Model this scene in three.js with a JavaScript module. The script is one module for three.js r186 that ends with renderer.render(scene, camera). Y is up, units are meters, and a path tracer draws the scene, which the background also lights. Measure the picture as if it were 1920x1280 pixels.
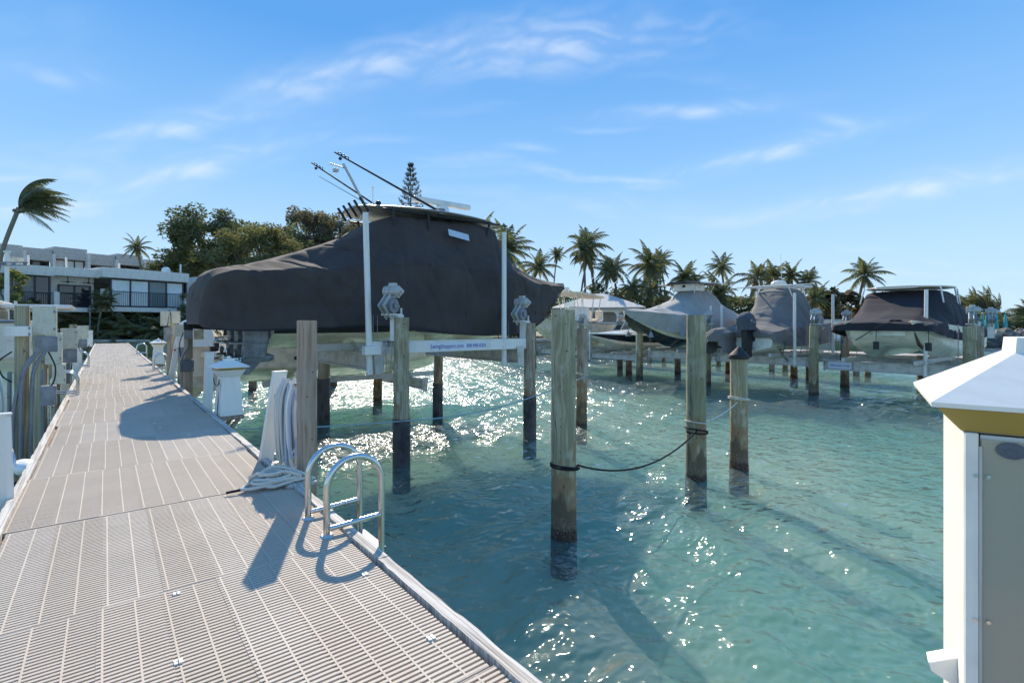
import * as THREE from 'three';
import { RoundedBoxGeometry } from 'three/addons/geometries/RoundedBoxGeometry.js';
import { mergeGeometries, mergeVertices, toCreasedNormals } from 'three/addons/utils/BufferGeometryUtils.js';

// ---------------------------------------------------------------- camera, sky, sun, exposure
// World: y up, water at y = 0. Everything that stands in the water or on the shore is laid out in a unit of K metres (U below), the dock in metres. The dock runs along -z ("a" metres along it), x ("p") is the distance to its right.
const scene = new THREE.Scene();
const K = 1.32, EYE = 2.5 * K, F = 960, HORIZON = 608, YAW = Math.atan(763 / 960);
const SY = Math.sin(YAW), CY = Math.cos(YAW);
const camera = new THREE.PerspectiveCamera(2 * Math.atan(640 / F) * 180 / Math.PI, 1920 / 1280, 0.05, 3000);
camera.position.set(0, EYE, 0);
camera.lookAt(SY * 10, EYE, -CY * 10);
camera.setViewOffset(1920, 1280, 0, 32, 1920, 1280);      // shift lens: the horizon sits a little above the middle
camera.updateProjectionMatrix();
const renderer = new THREE.WebGLRenderer({ antialias: true });
renderer.toneMapping = THREE.LinearToneMapping;
renderer.toneMappingExposure = 1.3;
renderer.shadowMap.enabled = true;

// seeded random and noise
function rng(seed) { let s = seed >>> 0; return () => { s = (s + 0x6D2B79F5) | 0; let t = Math.imul(s ^ (s >>> 15), 1 | s); t = (t + Math.imul(t ^ (t >>> 7), 61 | t)) ^ t; return ((t ^ (t >>> 14)) >>> 0) / 4294967296; }; }
const hash = (x, y, s) => { let h = (x * 374761393 + y * 668265263 + s * 1442695041) | 0; h = Math.imul(h ^ (h >>> 13), 1274126177); return ((h ^ (h >>> 16)) >>> 0) / 4294967296; };
const mod = (a, n) => ((a % n) + n) % n;
function vnoise(x, y, s = 0, px = 1e6, py = 1e6) {
  const x0 = Math.floor(x), y0 = Math.floor(y), fx = x - x0, fy = y - y0, u = fx * fx * (3 - 2 * fx), v = fy * fy * (3 - 2 * fy);
  const a = hash(mod(x0, px), mod(y0, py), s), b = hash(mod(x0 + 1, px), mod(y0, py), s), c = hash(mod(x0, px), mod(y0 + 1, py), s), d = hash(mod(x0 + 1, px), mod(y0 + 1, py), s);
  return a + (b - a) * u + (c - a) * v + (a - b - c + d) * u * v;
}
function fbm(x, y, oct = 4, s = 0, px = 1e6, py = 1e6) { let r = 0, a = 0.5, t = 0; for (let i = 0; i < oct; i++) { r += a * vnoise(x, y, s + i * 17, px, py); t += a; a *= 0.5; x *= 2; y *= 2; px *= 2; py *= 2; } return r / t; }
const clamp = (x, a = 0, b = 1) => Math.min(b, Math.max(a, x)), lerp = (a, b, t) => a + (b - a) * t;
const smooth = (a, b, x) => { const t = clamp((x - a) / (b - a)); return t * t * (3 - 2 * t); };

// sun: elevation 35.5 degrees, ahead of the camera and a little to its left
const sunDir = new THREE.Vector3(0.40 * Math.cos(0.62), Math.sin(0.62), -0.9165 * Math.cos(0.62)).normalize();
const sun = new THREE.DirectionalLight(new THREE.Color(1, 0.9, 0.735), 4.7);
sun.position.copy(sunDir).multiplyScalar(180); sun.castShadow = true;
sun.shadow.mapSize.set(4096, 4096);
Object.assign(sun.shadow.camera, { left: -95, right: 95, top: 95, bottom: -95, near: 1, far: 400 });
scene.add(sun, sun.target);

// sky: blue air with thin streaks of cirrus, computed on the whole sphere
{
  const w = 1600, h = 800, data = new Float32Array(w * h * 4);
  const stops = [[-0.1, [0.58, 0.77, 0.94]], [0.0, [0.58, 0.78, 0.96]], [0.12, [0.47, 0.71, 0.97]], [0.28, [0.27, 0.54, 0.92]], [0.5, [0.115, 0.36, 0.80]], [1.0, [0.09, 0.29, 0.68]], [1.6, [0.09, 0.27, 0.64]]];
  const streaks = [  // azimuth and elevation of the middle as seen from the dock (x from the optical axis, y above the horizon, in focal lengths), length, width, slope, strength
    [-0.26, 0.51, 0.36, 0.035, 0.25, 0.8], [0.1, 0.545, 0.36, 0.05, 0.12, 0.9], [-0.42, 0.46, 0.16, 0.03, 0.1, 0.5], [0.36, 0.42, 0.24, 0.014, 0.1, 0.9], [0.64, 0.4, 0.1, 0.012, -0.12, 0.5],
    [-0.66, 0.38, 0.26, 0.024, 0.15, 0.9], [-0.62, 0.3, 0.28, 0.026, 0.28, 1.0], [-0.85, 0.3, 0.2, 0.03, 0.05, 0.4], [0.52, 0.34, 0.26, 0.02, 0.25, 0.9], [0.8, 0.26, 0.4, 0.022, 0.18, 1.1],
    [-0.9, 0.49, 0.15, 0.02, -0.1, 0.45], [0.15, 0.23, 0.35, 0.02, -0.06, 0.3], [0.4, 0.2, 0.3, 0.015, 0.05, 0.3]];
  for (let j = 0; j < h; j++) for (let i = 0; i < w; i++) {
    const el = ((j + 0.5) / h - 0.5) * Math.PI, az = ((i + 0.5) / w - 0.5) * 2 * Math.PI;
    const dx = Math.cos(el) * Math.cos(az), dy = Math.sin(el), dz = Math.cos(el) * Math.sin(az);
    let k = 0; while (k < stops.length - 2 && el > stops[k + 1][0]) k++;
    const t = clamp((el - stops[k][0]) / (stops[k + 1][0] - stops[k][0])), c = [0, 1, 2].map(n => lerp(stops[k][1][n], stops[k + 1][1][n], t));
    let cl = 0;
    if (dy > 0.01) {
      const q = 1 / (dy + 0.12), gx = dx * q, gz = dz * q;            // cloud layer plane
      const u = gx * 0.78 + gz * 0.62, v = -gx * 0.62 + gz * 0.78;
      const fib = fbm(u * 2.2 + 3 * fbm(u, v, 3, 5), v * 9 + 4 * fbm(u * 0.9, v * 1.3, 3, 9), 6, 21);
      cl += 0.35 * smooth(0.52, 0.85, fib) * smooth(0.45, 0.7, fbm(u * 0.8 + 7, v * 0.8, 3, 31));
      const cx = dx * CY + dz * SY, cd = dx * SY - dz * CY;           // streaks, in front of the dock
      if (cd > 0.2) {
        const sx = cx / cd, sy = dy / cd;
        for (const [mx, my, len, wid, sl, st] of streaks) {
          const ex = sx - mx, ey = sy - my - sl * ex + 0.03 * (fbm(sx * 5, sy * 5, 3, 77) - 0.5), g = Math.exp(-((ex / len) ** 2) * 2 - (ey / wid) ** 2);
          if (g > 0.01) { const f = fbm((ex + ey) * 14, (ey - sl * ex * 0.4) * 70 + 5 * fbm(ex * 9, ey * 9, 2, 3), 5, 55); cl += st * g * (0.3 + 0.8 * smooth(0.35, 0.75, f)) * 0.5; }
        }
      }
    }
    cl = clamp(cl, 0, 0.8);
    const o = (j * w + i) * 4;
    [0.78, 0.87, 0.98].forEach((w2, n) => data[o + n] = lerp(c[n], w2, cl) * 0.86); data[o + 3] = 1;
  }
  const tex = new THREE.DataTexture(data, w, h, THREE.RGBAFormat, THREE.FloatType);
  tex.mapping = THREE.EquirectangularReflectionMapping; tex.magFilter = tex.minFilter = THREE.LinearFilter; tex.needsUpdate = true;
  scene.background = tex; scene.environment = tex;
}

// ---------------------------------------------------------------- helpers
const V = (x, y, z) => new THREE.Vector3(x, y, z);
const pa = (p, a, y = 0) => V(p, y, -a);                                     // dock frame to world
const far = (px, depth, y = 0) => { const X = (px - 960) / F * depth; return V(X * CY + depth * SY, y, X * SY - depth * CY); };   // bearing and distance to world
let U = 1;                                                                    // unit of what is being built: K in the water and ashore, 1 on the dock
const taken = {};
const numbered = n => { const k = taken[n] = (taken[n] ?? -1) + 1; return k ? `${n}_${String(k).padStart(3, '0')}` : n; };
function thing(name, label, category, pos = V(0, 0, 0), turn = 0, group) {
  const o = new THREE.Group(); o.name = numbered(name); o.position.copy(pos).multiplyScalar(U); o.scale.setScalar(U); o.rotation.y = turn; o.userData = { label, category };
  if (group) o.userData.group = group;
  scene.add(o); return o;
}
function part(name, geo, m, parent) { const o = new THREE.Mesh(geo, m); o.name = name; parent.add(o); return o; }
function sub(name, parent, pos = V(0, 0, 0), turn = 0) { const o = new THREE.Group(); o.name = name; o.position.copy(pos); o.rotation.y = turn; parent.add(o); return o; }
function single(name, geo, m, label, category, group) { const o = new THREE.Mesh(geo, m); o.name = numbered(name); o.userData = { label, category }; if (group) o.userData.group = group; scene.add(o); return o; }
function struct(name, geo, m) { const o = geo ? new THREE.Mesh(geo, m) : new THREE.Group(); o.name = numbered(name); o.scale.setScalar(U); o.userData = { kind: 'structure' }; scene.add(o); return o; }
function uvBox(g) {                                                          // texture coordinates in metres by facing
  g = g.index ? g.toNonIndexed() : g; const p = g.attributes.position, n = g.attributes.normal, uv = new Float32Array(p.count * 2);
  for (let i = 0; i < p.count; i++) { const ax = Math.abs(n.getX(i)), ay = Math.abs(n.getY(i)), az = Math.abs(n.getZ(i)); let u, v;
    if (ay >= ax && ay >= az) { u = p.getX(i); v = p.getZ(i); } else if (ax >= az) { u = p.getZ(i); v = p.getY(i); } else { u = p.getX(i); v = p.getY(i); }
    uv[2 * i] = u; uv[2 * i + 1] = v; }
  g.setAttribute('uv', new THREE.BufferAttribute(uv, 2)); return g;
}
function box(w, h, d, x = 0, y = 0, z = 0, r = Math.min(w, h, d) * 0.12) { const g = r > 0 ? new RoundedBoxGeometry(w, h, d, 1, r) : new THREE.BoxGeometry(w, h, d); g.translate(x, y, z); return uvBox(g); }
function cyl(r0, r1, h, x = 0, y = 0, z = 0, seg = 14) { const g = new THREE.CylinderGeometry(r1, r0, h, seg); g.translate(x, y, z); return g.toNonIndexed(); }
function rod(a, b, r, seg = 8, r2 = r) { const d = b.clone().sub(a), g = new THREE.CylinderGeometry(r2, r, d.length(), seg); g.applyQuaternion(new THREE.Quaternion().setFromUnitVectors(V(0, 1, 0), d.clone().normalize())); g.translate((a.x + b.x) / 2, (a.y + b.y) / 2, (a.z + b.z) / 2); return g.toNonIndexed(); }
function bar(a, b, w, h) { const d = b.clone().sub(a), L = d.length(), g = box(w, h, L); const m = new THREE.Matrix4().lookAt(a, b, V(0, 1, 0)); g.applyMatrix4(m); g.translate((a.x + b.x) / 2, (a.y + b.y) / 2, (a.z + b.z) / 2); return g; }
function tube(pts, r, seg = 60, rad = 8, tension = 0.5) { return new THREE.TubeGeometry(new THREE.CatmullRomCurve3(pts, false, 'catmullrom', tension), seg, r, rad, false); }
function ropeTube(pts, r, seg, rad = 7) { const c = new THREE.CatmullRomCurve3(pts), g = new THREE.TubeGeometry(c, seg, r, rad, false), L = c.getLength(), uv = g.attributes.uv; for (let i = 0; i < uv.count; i++) uv.setX(i, uv.getX(i) * L / (r * 6)); return g; }
const strip = g => { g = g.index ? g.toNonIndexed() : g; for (const k of Object.keys(g.attributes)) if (!['position', 'normal', 'uv'].includes(k)) g.deleteAttribute(k); return g; };
const merge = (...gs) => mergeGeometries(gs.flat().map(strip));
function loft(rows, capEnds = false) {                                       // rows of equally many points
  const n = rows[0].length, pos = [], uv = [], idx = [];
  rows.forEach((r, j) => { let s = 0; r.forEach((q, i) => { if (i) s += Math.hypot(q[0] - r[i - 1][0], q[1] - r[i - 1][1], q[2] - r[i - 1][2]); pos.push(...q); uv.push(q[0], s); }); });
  for (let j = 0; j < rows.length - 1; j++) for (let i = 0; i < n - 1; i++) { const a = j * n + i, b = a + 1, c = a + n, d = c + 1; idx.push(a, b, c, b, d, c); }
  if (capEnds) for (const j of [0, rows.length - 1]) { const r = rows[j], m = r.reduce((s, q) => [s[0] + q[0] / n, s[1] + q[1] / n, s[2] + q[2] / n], [0, 0, 0]), k = pos.length / 3; pos.push(...m); uv.push(m[0], m[1]);
    const k0 = pos.length / 3; r.forEach(q => { pos.push(...q); uv.push(q[2], q[1]); }); for (let i = 0; i < n - 1; i++) j ? idx.push(k, k0 + i + 1, k0 + i) : idx.push(k, k0 + i, k0 + i + 1); j ? idx.push(k, k0, k0 + n - 1) : idx.push(k, k0 + n - 1, k0); }
  const g = new THREE.BufferGeometry(); g.setAttribute('position', new THREE.Float32BufferAttribute(pos, 3)); g.setAttribute('uv', new THREE.Float32BufferAttribute(uv, 2)); g.setIndex(idx); g.computeVertexNormals(); return g;
}
function prism(pts, depth, bevel = 0.004) { const s = new THREE.Shape(pts.map(q => new THREE.Vector2(...q))); const g = new THREE.ExtrudeGeometry(s, { depth, bevelEnabled: bevel > 0, bevelSize: bevel, bevelThickness: bevel, bevelSegments: 1, curveSegments: 8 }); g.translate(0, 0, -depth / 2); return uvBox(g); }
const moved = (g, x, y, z) => { g.translate(x, y, z); return g; };
const spun = (g, ax, ang) => { g['rotate' + ax](ang); return g; };

// ---------------------------------------------------------------- materials
function tex(w, h, fn, rep = [1, 1], colour = true) {
  const d = new Uint8Array(w * h * 4);
  for (let j = 0; j < h; j++) for (let i = 0; i < w; i++) { const c = fn(i / w, j / h), o = (j * w + i) * 4; if (Array.isArray(c)) for (let k = 0; k < 3; k++) d[o + k] = clamp(c[k]) * 255; else d[o] = d[o + 1] = d[o + 2] = clamp(c) * 255; d[o + 3] = 255; }
  const t = new THREE.DataTexture(d, w, h); t.wrapS = t.wrapT = THREE.RepeatWrapping; t.magFilter = THREE.LinearFilter; t.minFilter = THREE.LinearMipmapLinearFilter; t.generateMipmaps = true;
  if (colour) t.colorSpace = THREE.SRGBColorSpace; t.repeat.set(...rep); t.needsUpdate = true; return t;
}
const mix3 = (a, b, t) => [lerp(a[0], b[0], t), lerp(a[1], b[1], t), lerp(a[2], b[2], t)];
const hex = h => [(h >> 16 & 255) / 255, (h >> 8 & 255) / 255, (h & 255) / 255];
const mat = (o) => new THREE.MeshPhysicalMaterial({ roughness: 0.6, side: THREE.DoubleSide, ...o });
// a painted or moulded surface with faint dirt so that it is not one flat tone
const grime = (h, rough = 0.5, amt = 0.12, extra = {}) => { const c = hex(h); return mat({ roughness: rough, map: tex(256, 256, (u, v) => { const f = fbm(u * 8, v * 8, 5, h & 255, 8, 8), g = fbm(u * 60, v * 6, 3, 3 + (h & 15), 60, 6); const k = 1 - amt * (1.2 * smooth(0.45, 0.8, f) + 0.6 * smooth(0.55, 0.85, g)); return c.map(q => q * k); }, [0.9, 0.9]), ...extra }); };
const bumpFine = tex(256, 256, (u, v) => fbm(u * 40, v * 40, 3, 8, 40, 40), [3, 3], false);
const weave = tex(256, 256, (u, v) => 0.5 + 0.25 * Math.sin(u * 2 * Math.PI * 64) * Math.sin(v * 2 * Math.PI * 64) + 0.5 * (fbm(u * 12, v * 12, 4, 4, 12, 12) - 0.5), [1.5, 1.5], false);
const M = {};
M.deck = mat({ roughness: 0.72, map: tex(512, 512, (u, v) => { const f = fbm(u * 6, v * 6, 5, 2, 6, 6), g = fbm(u * 90, v * 90, 2, 9, 90, 90); return mix3(hex(0xcbbdad), hex(0xbdaf9f), smooth(0.3, 0.75, f) * 0.45 + 0.4 * g); }, [0.5, 0.5]) });
M.plank = mat({ roughness: 0.85, bumpMap: tex(256, 256, (u, v) => fbm(u * 60, v * 4, 4, 6, 60, 4), [4, 1], false), bumpScale: 0.006, map: tex(256, 256, (u, v) => { const g = fbm(u * 50, v * 3, 4, 12, 50, 3), f = fbm(u * 5, v * 5, 4, 13, 5, 5); return mix3(mix3(hex(0xd6cfc6), hex(0xa79c90), smooth(0.4, 0.75, g)), hex(0x8a8175), 0.5 * smooth(0.6, 0.85, f)); }, [3, 0.6]) });
M.timber = mat({ roughness: 0.85, bumpMap: tex(256, 256, (u, v) => fbm(u * 40, v * 3, 4, 6, 40, 3), [1, 1], false), bumpScale: 0.004, map: tex(256, 512, (u, v) => { const g = fbm(u * 30 + 3 * fbm(u * 3, v * 4, 3, 2, 3, 4), v * 3, 4, 15, 30, 3), f = fbm(u * 4, v * 4, 4, 14, 4, 4); let c = mix3(hex(0xb19a84), hex(0x8d7560), smooth(0.35, 0.7, g)); c = mix3(c, hex(0xa49a8f), smooth(0.4, 0.7, f) * 0.6); return c; }, [2.2, 0.7]) });
// piling: height 0 to 1 is water -0.6 m to 3.0 m; barnacles and wet stain near the water, brown bleed, then grey-green treated timber
const pileTex = (seed, green) => tex(384, 768, (u, v) => {
  const y = -0.6 + v * 3.6, wob = fbm(u * 4, v * 6, 3, seed, 4, 6), g = fbm(u * 48 + 5 * wob, v * 12, 3, seed + 1, 48, 12), f = fbm(u * 7, v * 20, 4, seed + 2, 7, 20), w = fbm(u * 9, v * 9, 4, seed + 3, 9, 9), big = fbm(u * 3, v * 7, 3, seed + 9, 3, 7);
  let c = mix3(hex(green ? 0xb5a98a : 0xb29e86), hex(green ? 0x968a6c : 0x907d68), smooth(0.35, 0.68, g)); c = mix3(c, hex(0xc2b9a5), 0.6 * smooth(0.55, 0.75, f)); c = mix3(c, hex(green ? 0x7e785a : 0x7b6956), 0.55 * smooth(0.5, 0.72, big));
  const crack = Math.abs(fbm(u * 15 + 0.8 * wob, v * 4, 3, seed + 12, 15, 4) - 0.5); if (crack < 0.012) c = mix3(c, hex(0x4a4237), 0.7 * smooth(0.5, 0.62, fbm(u * 5, v * 9, 2, seed + 13, 5, 9)));
  c = mix3(c, hex(0x94704f), 0.75 * smooth(0.35, 0.6, f) * smooth(0.0, 0.12, 1.05 - y + 1.3 * (w - 0.5)));
  c = mix3(c, hex(0x5d4f3f), 0.75 * smooth(0.0, 0.1, 0.5 - y + 0.7 * (w - 0.5)));
  c = mix3(c, hex(0x3f2b23), 0.85 * smooth(0.0, 0.05, 0.17 - y + 0.25 * (w - 0.5)));
  if (y < 0.12 + 0.3 * w) c = mix3(c, hex(0xa89488), 0.55 * smooth(0.68, 0.8, vnoise(u * 80, v * 300, seed + 5, 80, 300)));
  if (vnoise(u * 26, v * 80, seed + 7, 26, 80) > 0.95) c = mix3(c, hex(0x40382f), 0.6);
  return c; });
const pileBump = tex(256, 512, (u, v) => 0.6 * fbm(u * 40, v * 8, 4, 61, 40, 8) + 0.4 * fbm(u * 10, v * 24, 3, 62, 10, 24), [1, 1], false);
M.pile = [0, 1, 2].map(k => mat({ roughness: 0.88, map: pileTex(100 + k * 20, k < 2), bumpMap: pileBump, bumpScale: 0.012 }));
M.wrap = grime(0x4f4848, 0.55, 0.3, { bumpMap: bumpFine, bumpScale: 0.003 });
M.steel = mat({ color: 0xd2d2d0, metalness: 1, roughness: 0.2 });
M.alu = grime(0xc9c5bd, 0.5, 0.1, { metalness: 0.35 });
M.aluDark = grime(0x8e9096, 0.5, 0.25, { metalness: 0.3 });
M.pvc = grime(0xefe9de, 0.4, 0.06);
M.white = grime(0xf3ede2, 0.4, 0.025);
M.gel = grime(0xefe9dc, 0.22, 0.08, { clearcoat: 0.5, clearcoatRoughness: 0.15 });
M.gelBeige = grime(0xeedbc2, 0.25, 0.08, { clearcoat: 0.4, clearcoatRoughness: 0.2 });
M.gelGreen = grime(0xf6e9d6, 0.25, 0.07, { clearcoat: 0.4, clearcoatRoughness: 0.2 });
M.navy = grime(0x1b1c28, 0.2, 0.1, { clearcoat: 0.7, clearcoatRoughness: 0.1 });
M.black = grime(0x232326, 0.5, 0.1);
M.rubber = mat({ color: 0x2a2a2c, roughness: 0.7 });
M.engine = grime(0x868b92, 0.35, 0.2, { metalness: 0.2 });
const cloth = (h, amt = 0.2) => { const c = hex(h); return mat({ roughness: 0.92, sheen: 0.25, sheenRoughness: 0.6, sheenColor: new THREE.Color(0.5, 0.48, 0.46), bumpMap: weave, bumpScale: 0.0025, map: tex(256, 256, (u, v) => { const f = fbm(u * 5, v * 5, 5, h & 127, 5, 5), g = fbm(u * 30, v * 8, 3, 7, 30, 8); return c.map(q => q * (1 + amt * (f - 0.5) + 0.08 * (g - 0.5))); }, [0.35, 0.35]) }); };
M.coverCharcoal = cloth(0x49403c, 0.35); M.coverGrey = cloth(0xaaa69f); M.coverDark = cloth(0x77736f); M.coverBlack = cloth(0x2f2c33, 0.3);
M.glassDark = mat({ color: 0x20262b, roughness: 0.06, metalness: 0, clearcoat: 1, clearcoatRoughness: 0.03 });
M.glassClear = mat({ color: 0xe8f0f0, roughness: 0.03, transmission: 1, thickness: 0, ior: 1.45 });
M.amber = mat({ color: 0xb39a4e, roughness: 0.35, transmission: 0.15, thickness: 0 });
M.boxCream = grime(0xcfcbb4, 0.55, 0.14); M.boxGrey = grime(0x8c9093, 0.5, 0.16); M.boxSlate = grime(0x5c616b, 0.5, 0.1);
M.conduit = grime(0x85888c, 0.5, 0.15);
M.rope = mat({ color: 0xd9d3c6, roughness: 0.9, bumpScale: 0.004, bumpMap: tex(64, 64, (u, v) => { const q = mod(u * 2 + v * 3, 1); return Math.sin(q * Math.PI); }, [1, 1], false) });
M.ropeBlue = mat({ color: 0xb9c6d6, roughness: 0.9 }); M.ropeBlack = mat({ color: 0x1e1e20, roughness: 0.9, bumpMap: M.rope.bumpMap, bumpScale: 0.003 });
M.ropeTeal = mat({ color: 0x9fb6bb, roughness: 0.9 });
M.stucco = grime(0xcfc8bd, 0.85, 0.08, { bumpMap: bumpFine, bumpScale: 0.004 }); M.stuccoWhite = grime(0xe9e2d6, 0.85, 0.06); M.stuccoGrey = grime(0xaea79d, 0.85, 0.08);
M.frame = grime(0x3c3e44, 0.5, 0.08);
M.shade = grime(0x9a938b, 0.8, 0.08); M.blind = grime(0xe4eeec, 0.5, 0.04, { clearcoat: 1, clearcoatRoughness: 0.03 });
M.concrete = grime(0xb9b4ab, 0.85, 0.2); M.rock = grime(0x7d766c, 0.9, 0.35, { bumpMap: bumpFine, bumpScale: 0.02 });
M.roof = grime(0xcac6c0, 0.7, 0.12); M.teal = cloth(0x4fa9ad);
M.red = grime(0xa8352b, 0.35, 0.1);

// ---------------------------------------------------------------- water
{
  const line = (lo, f0, f1, hi, step, grow) => { const r = []; let x = f0, s = step; const left = []; while (x > lo) { s *= grow; x -= s; left.push(x); } left.reverse(); r.push(...left); for (let q = f0; q < f1; q += step) r.push(q); x = f1; s = step; r.push(x); while (x < hi) { s *= grow; x += s; r.push(x); } return r; };
  const xs = line(-200, -11, 38, 280, 0.16, 1.06), as = line(-70, -1, 33, 260, 0.16, 1.05), R = rng(11), waves = [];
  for (let i = 0; i < 26; i++) { const lam = 0.45 * Math.pow(8, R()), th = -0.5 + (R() - 0.5) * 2.4, s = 0.029 + 0.02 * R(); waves.push([Math.cos(th) * 6.283 / lam, Math.sin(th) * 6.283 / lam, R() * 6.283, s * lam / 6.283, lam]); }
  const pos = [], uv = [], col = [], idx = [], nx = xs.length;
  as.forEach((a, j) => xs.forEach((x, i) => {
    const cell = Math.max(i ? x - xs[i - 1] : 1, j ? a - as[j - 1] : 1); let y = 0;
    for (let m = 0; m < waves.length; m++) { const wv = waves[m], kx = wv[0], ka = wv[1], ph = wv[2], am = wv[3], lam = wv[4], w = smooth(2.2, 4.5, lam / cell); if (w > 0) { const q = Math.sin(kx * x + ka * a + ph + 0.8 * Math.sin(0.31 * x + 0.23 * a + ph)); y += w * am * (q + 0.25 * q * q); } }
    y *= 0.5 + 1.0 * smooth(0.25, 0.75, fbm(x * 0.13 + 5, a * 0.13, 3, 63));      // gusts: rougher and calmer patches
    pos.push(x, y, -a); uv.push(x / 5, a / 5);
    const f = fbm(x * 0.16 + 3, a * 0.16, 4, 41), g = fbm(x * 0.7, a * 0.7 + 9, 3, 47), t = smooth(0.35, 0.7, 0.75 * f + 0.25 * g);       // sand and weed on the sea bed tint the water
    col.push(lerp(0.43, 0.66, t), lerp(0.67, 0.785, t), lerp(0.64, 0.72, t));
  }));
  for (let j = 0; j < as.length - 1; j++) for (let i = 0; i < nx - 1; i++) { const a = j * nx + i; idx.push(a, a + 1, a + nx, a + 1, a + nx + 1, a + nx); }
  const g = new THREE.BufferGeometry(); g.setAttribute('position', new THREE.Float32BufferAttribute(pos, 3)); g.setAttribute('uv', new THREE.Float32BufferAttribute(uv, 2)); g.setAttribute('color', new THREE.Float32BufferAttribute(col, 3)); g.setIndex(idx); g.computeVertexNormals();
  // fine ripples on a five metre tile
  const N = 1024, comps = []; const R2 = rng(5);
  for (let i = 0; i < 46; i++) { const lam = 0.09 * Math.pow(9, R2()), th = -0.5 + (R2() - 0.5) * 3.0, kx = Math.round(5 / lam * Math.cos(th)), ky = Math.round(5 / lam * Math.sin(th)); comps.push([kx, ky, R2() * 6.283, (0.034 + 0.026 * R2())]); }
  const NC = comps.length, KX = comps.map(c => c[0]), KY = comps.map(c => c[1]), PH = comps.map(c => c[2]), SL = comps.map(c => c[3]), UX = comps.map(c => c[0] / (Math.sqrt(c[0] * c[0] + c[1] * c[1]) || 1)), UY = comps.map(c => c[1] / (Math.sqrt(c[0] * c[0] + c[1] * c[1]) || 1));
  const d = new Uint8Array(N * N * 4);
  for (let j = 0; j < N; j++) for (let i = 0; i < N; i++) {
    const u = i / N, v = j / N, wu = u + 0.006 * Math.sin(6.283 * (3 * v + u)), wv = v + 0.006 * Math.sin(6.283 * (2 * u - v)); let sx = 0, sy = 0;
    for (let m = 0; m < NC; m++) { const c = Math.cos(6.2831853 * (KX[m] * wu + KY[m] * wv) + PH[m]), q = SL[m] * (c + 0.35 * Math.abs(c) * c); sx += q * UX[m]; sy += q * UY[m]; }
    const il = 1 / Math.sqrt(sx * sx + sy * sy + 1), o = (j * N + i) * 4; d[o] = (-sx * il * 0.5 + 0.5) * 255; d[o + 1] = (-sy * il * 0.5 + 0.5) * 255; d[o + 2] = (il * 0.5 + 0.5) * 255; d[o + 3] = 255;
  }
  const nt = new THREE.DataTexture(d, N, N); nt.wrapS = nt.wrapT = THREE.RepeatWrapping; nt.magFilter = THREE.LinearFilter; nt.needsUpdate = true;
  const water = struct('water', g, mat({ color: 0xffffff, vertexColors: true, roughness: 0.15, ior: 1.33, transmission: 0.9, thickness: 0, normalMap: nt, normalScale: new THREE.Vector2(1, 1) }));
  // suspended silt scatters the light that enters the water
  for (const [y, tr, c] of [[-0.55, 0.8, [0.90, 0.92, 0.86]], [-1.15, 0.35, [0.76, 0.78, 0.69]]]) part('silt', uvBox(new THREE.PlaneGeometry(420, 380).rotateX(-Math.PI / 2).translate(30, y, -110)), mat({ color: new THREE.Color(...c), roughness: 1, transmission: tr, thickness: 0, specularIntensity: 0 }), water);
}

// sandy sea bed with patches of weed
{ const g = new THREE.PlaneGeometry(420, 380, 2, 2); g.rotateX(-Math.PI / 2); g.translate(30, -2.1, -110);
  struct('sea_bed', uvBox(g), mat({ roughness: 1, map: tex(512, 512, (u, v) => { const f = fbm(u * 7, v * 7, 5, 301, 7, 7), r = fbm(u * 40, v * 40, 3, 305, 40, 40); return mix3(mix3(hex(0xbdb7a2), hex(0xa8a48f), r), hex(0x5d6a58), 0.8 * smooth(0.52, 0.66, f)); }, [0.04, 0.04]) })); }

// ---------------------------------------------------------------- land behind the marina, with a low sea wall
const LAND = 1.15; U = K;
{
  const outline = [far(-900, 40), far(150, 41.6), far(640, 43), far(1690, 44), far(1790, 56), far(2600, 56), far(3400, 700), far(-1800, 700)];
  const s = new THREE.Shape(outline.map(q => new THREE.Vector2(q.x, -q.z)));
  const g = new THREE.ExtrudeGeometry(s, { depth: 2.6, bevelEnabled: false }); g.rotateX(-Math.PI / 2); g.translate(0, LAND - 2.6, 0);
  struct('ground', uvBox(g), mat({ roughness: 0.95, map: tex(512, 512, (u, v) => { const f = fbm(u * 6, v * 6, 5, 71, 6, 6), g2 = fbm(u * 60, v * 60, 3, 72, 60, 60); return mix3(mix3(hex(0xb3aa98), hex(0x9b927f), g2), hex(0x6b7048), smooth(0.5, 0.68, f)); }, [0.06, 0.06]) }));
}

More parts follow.
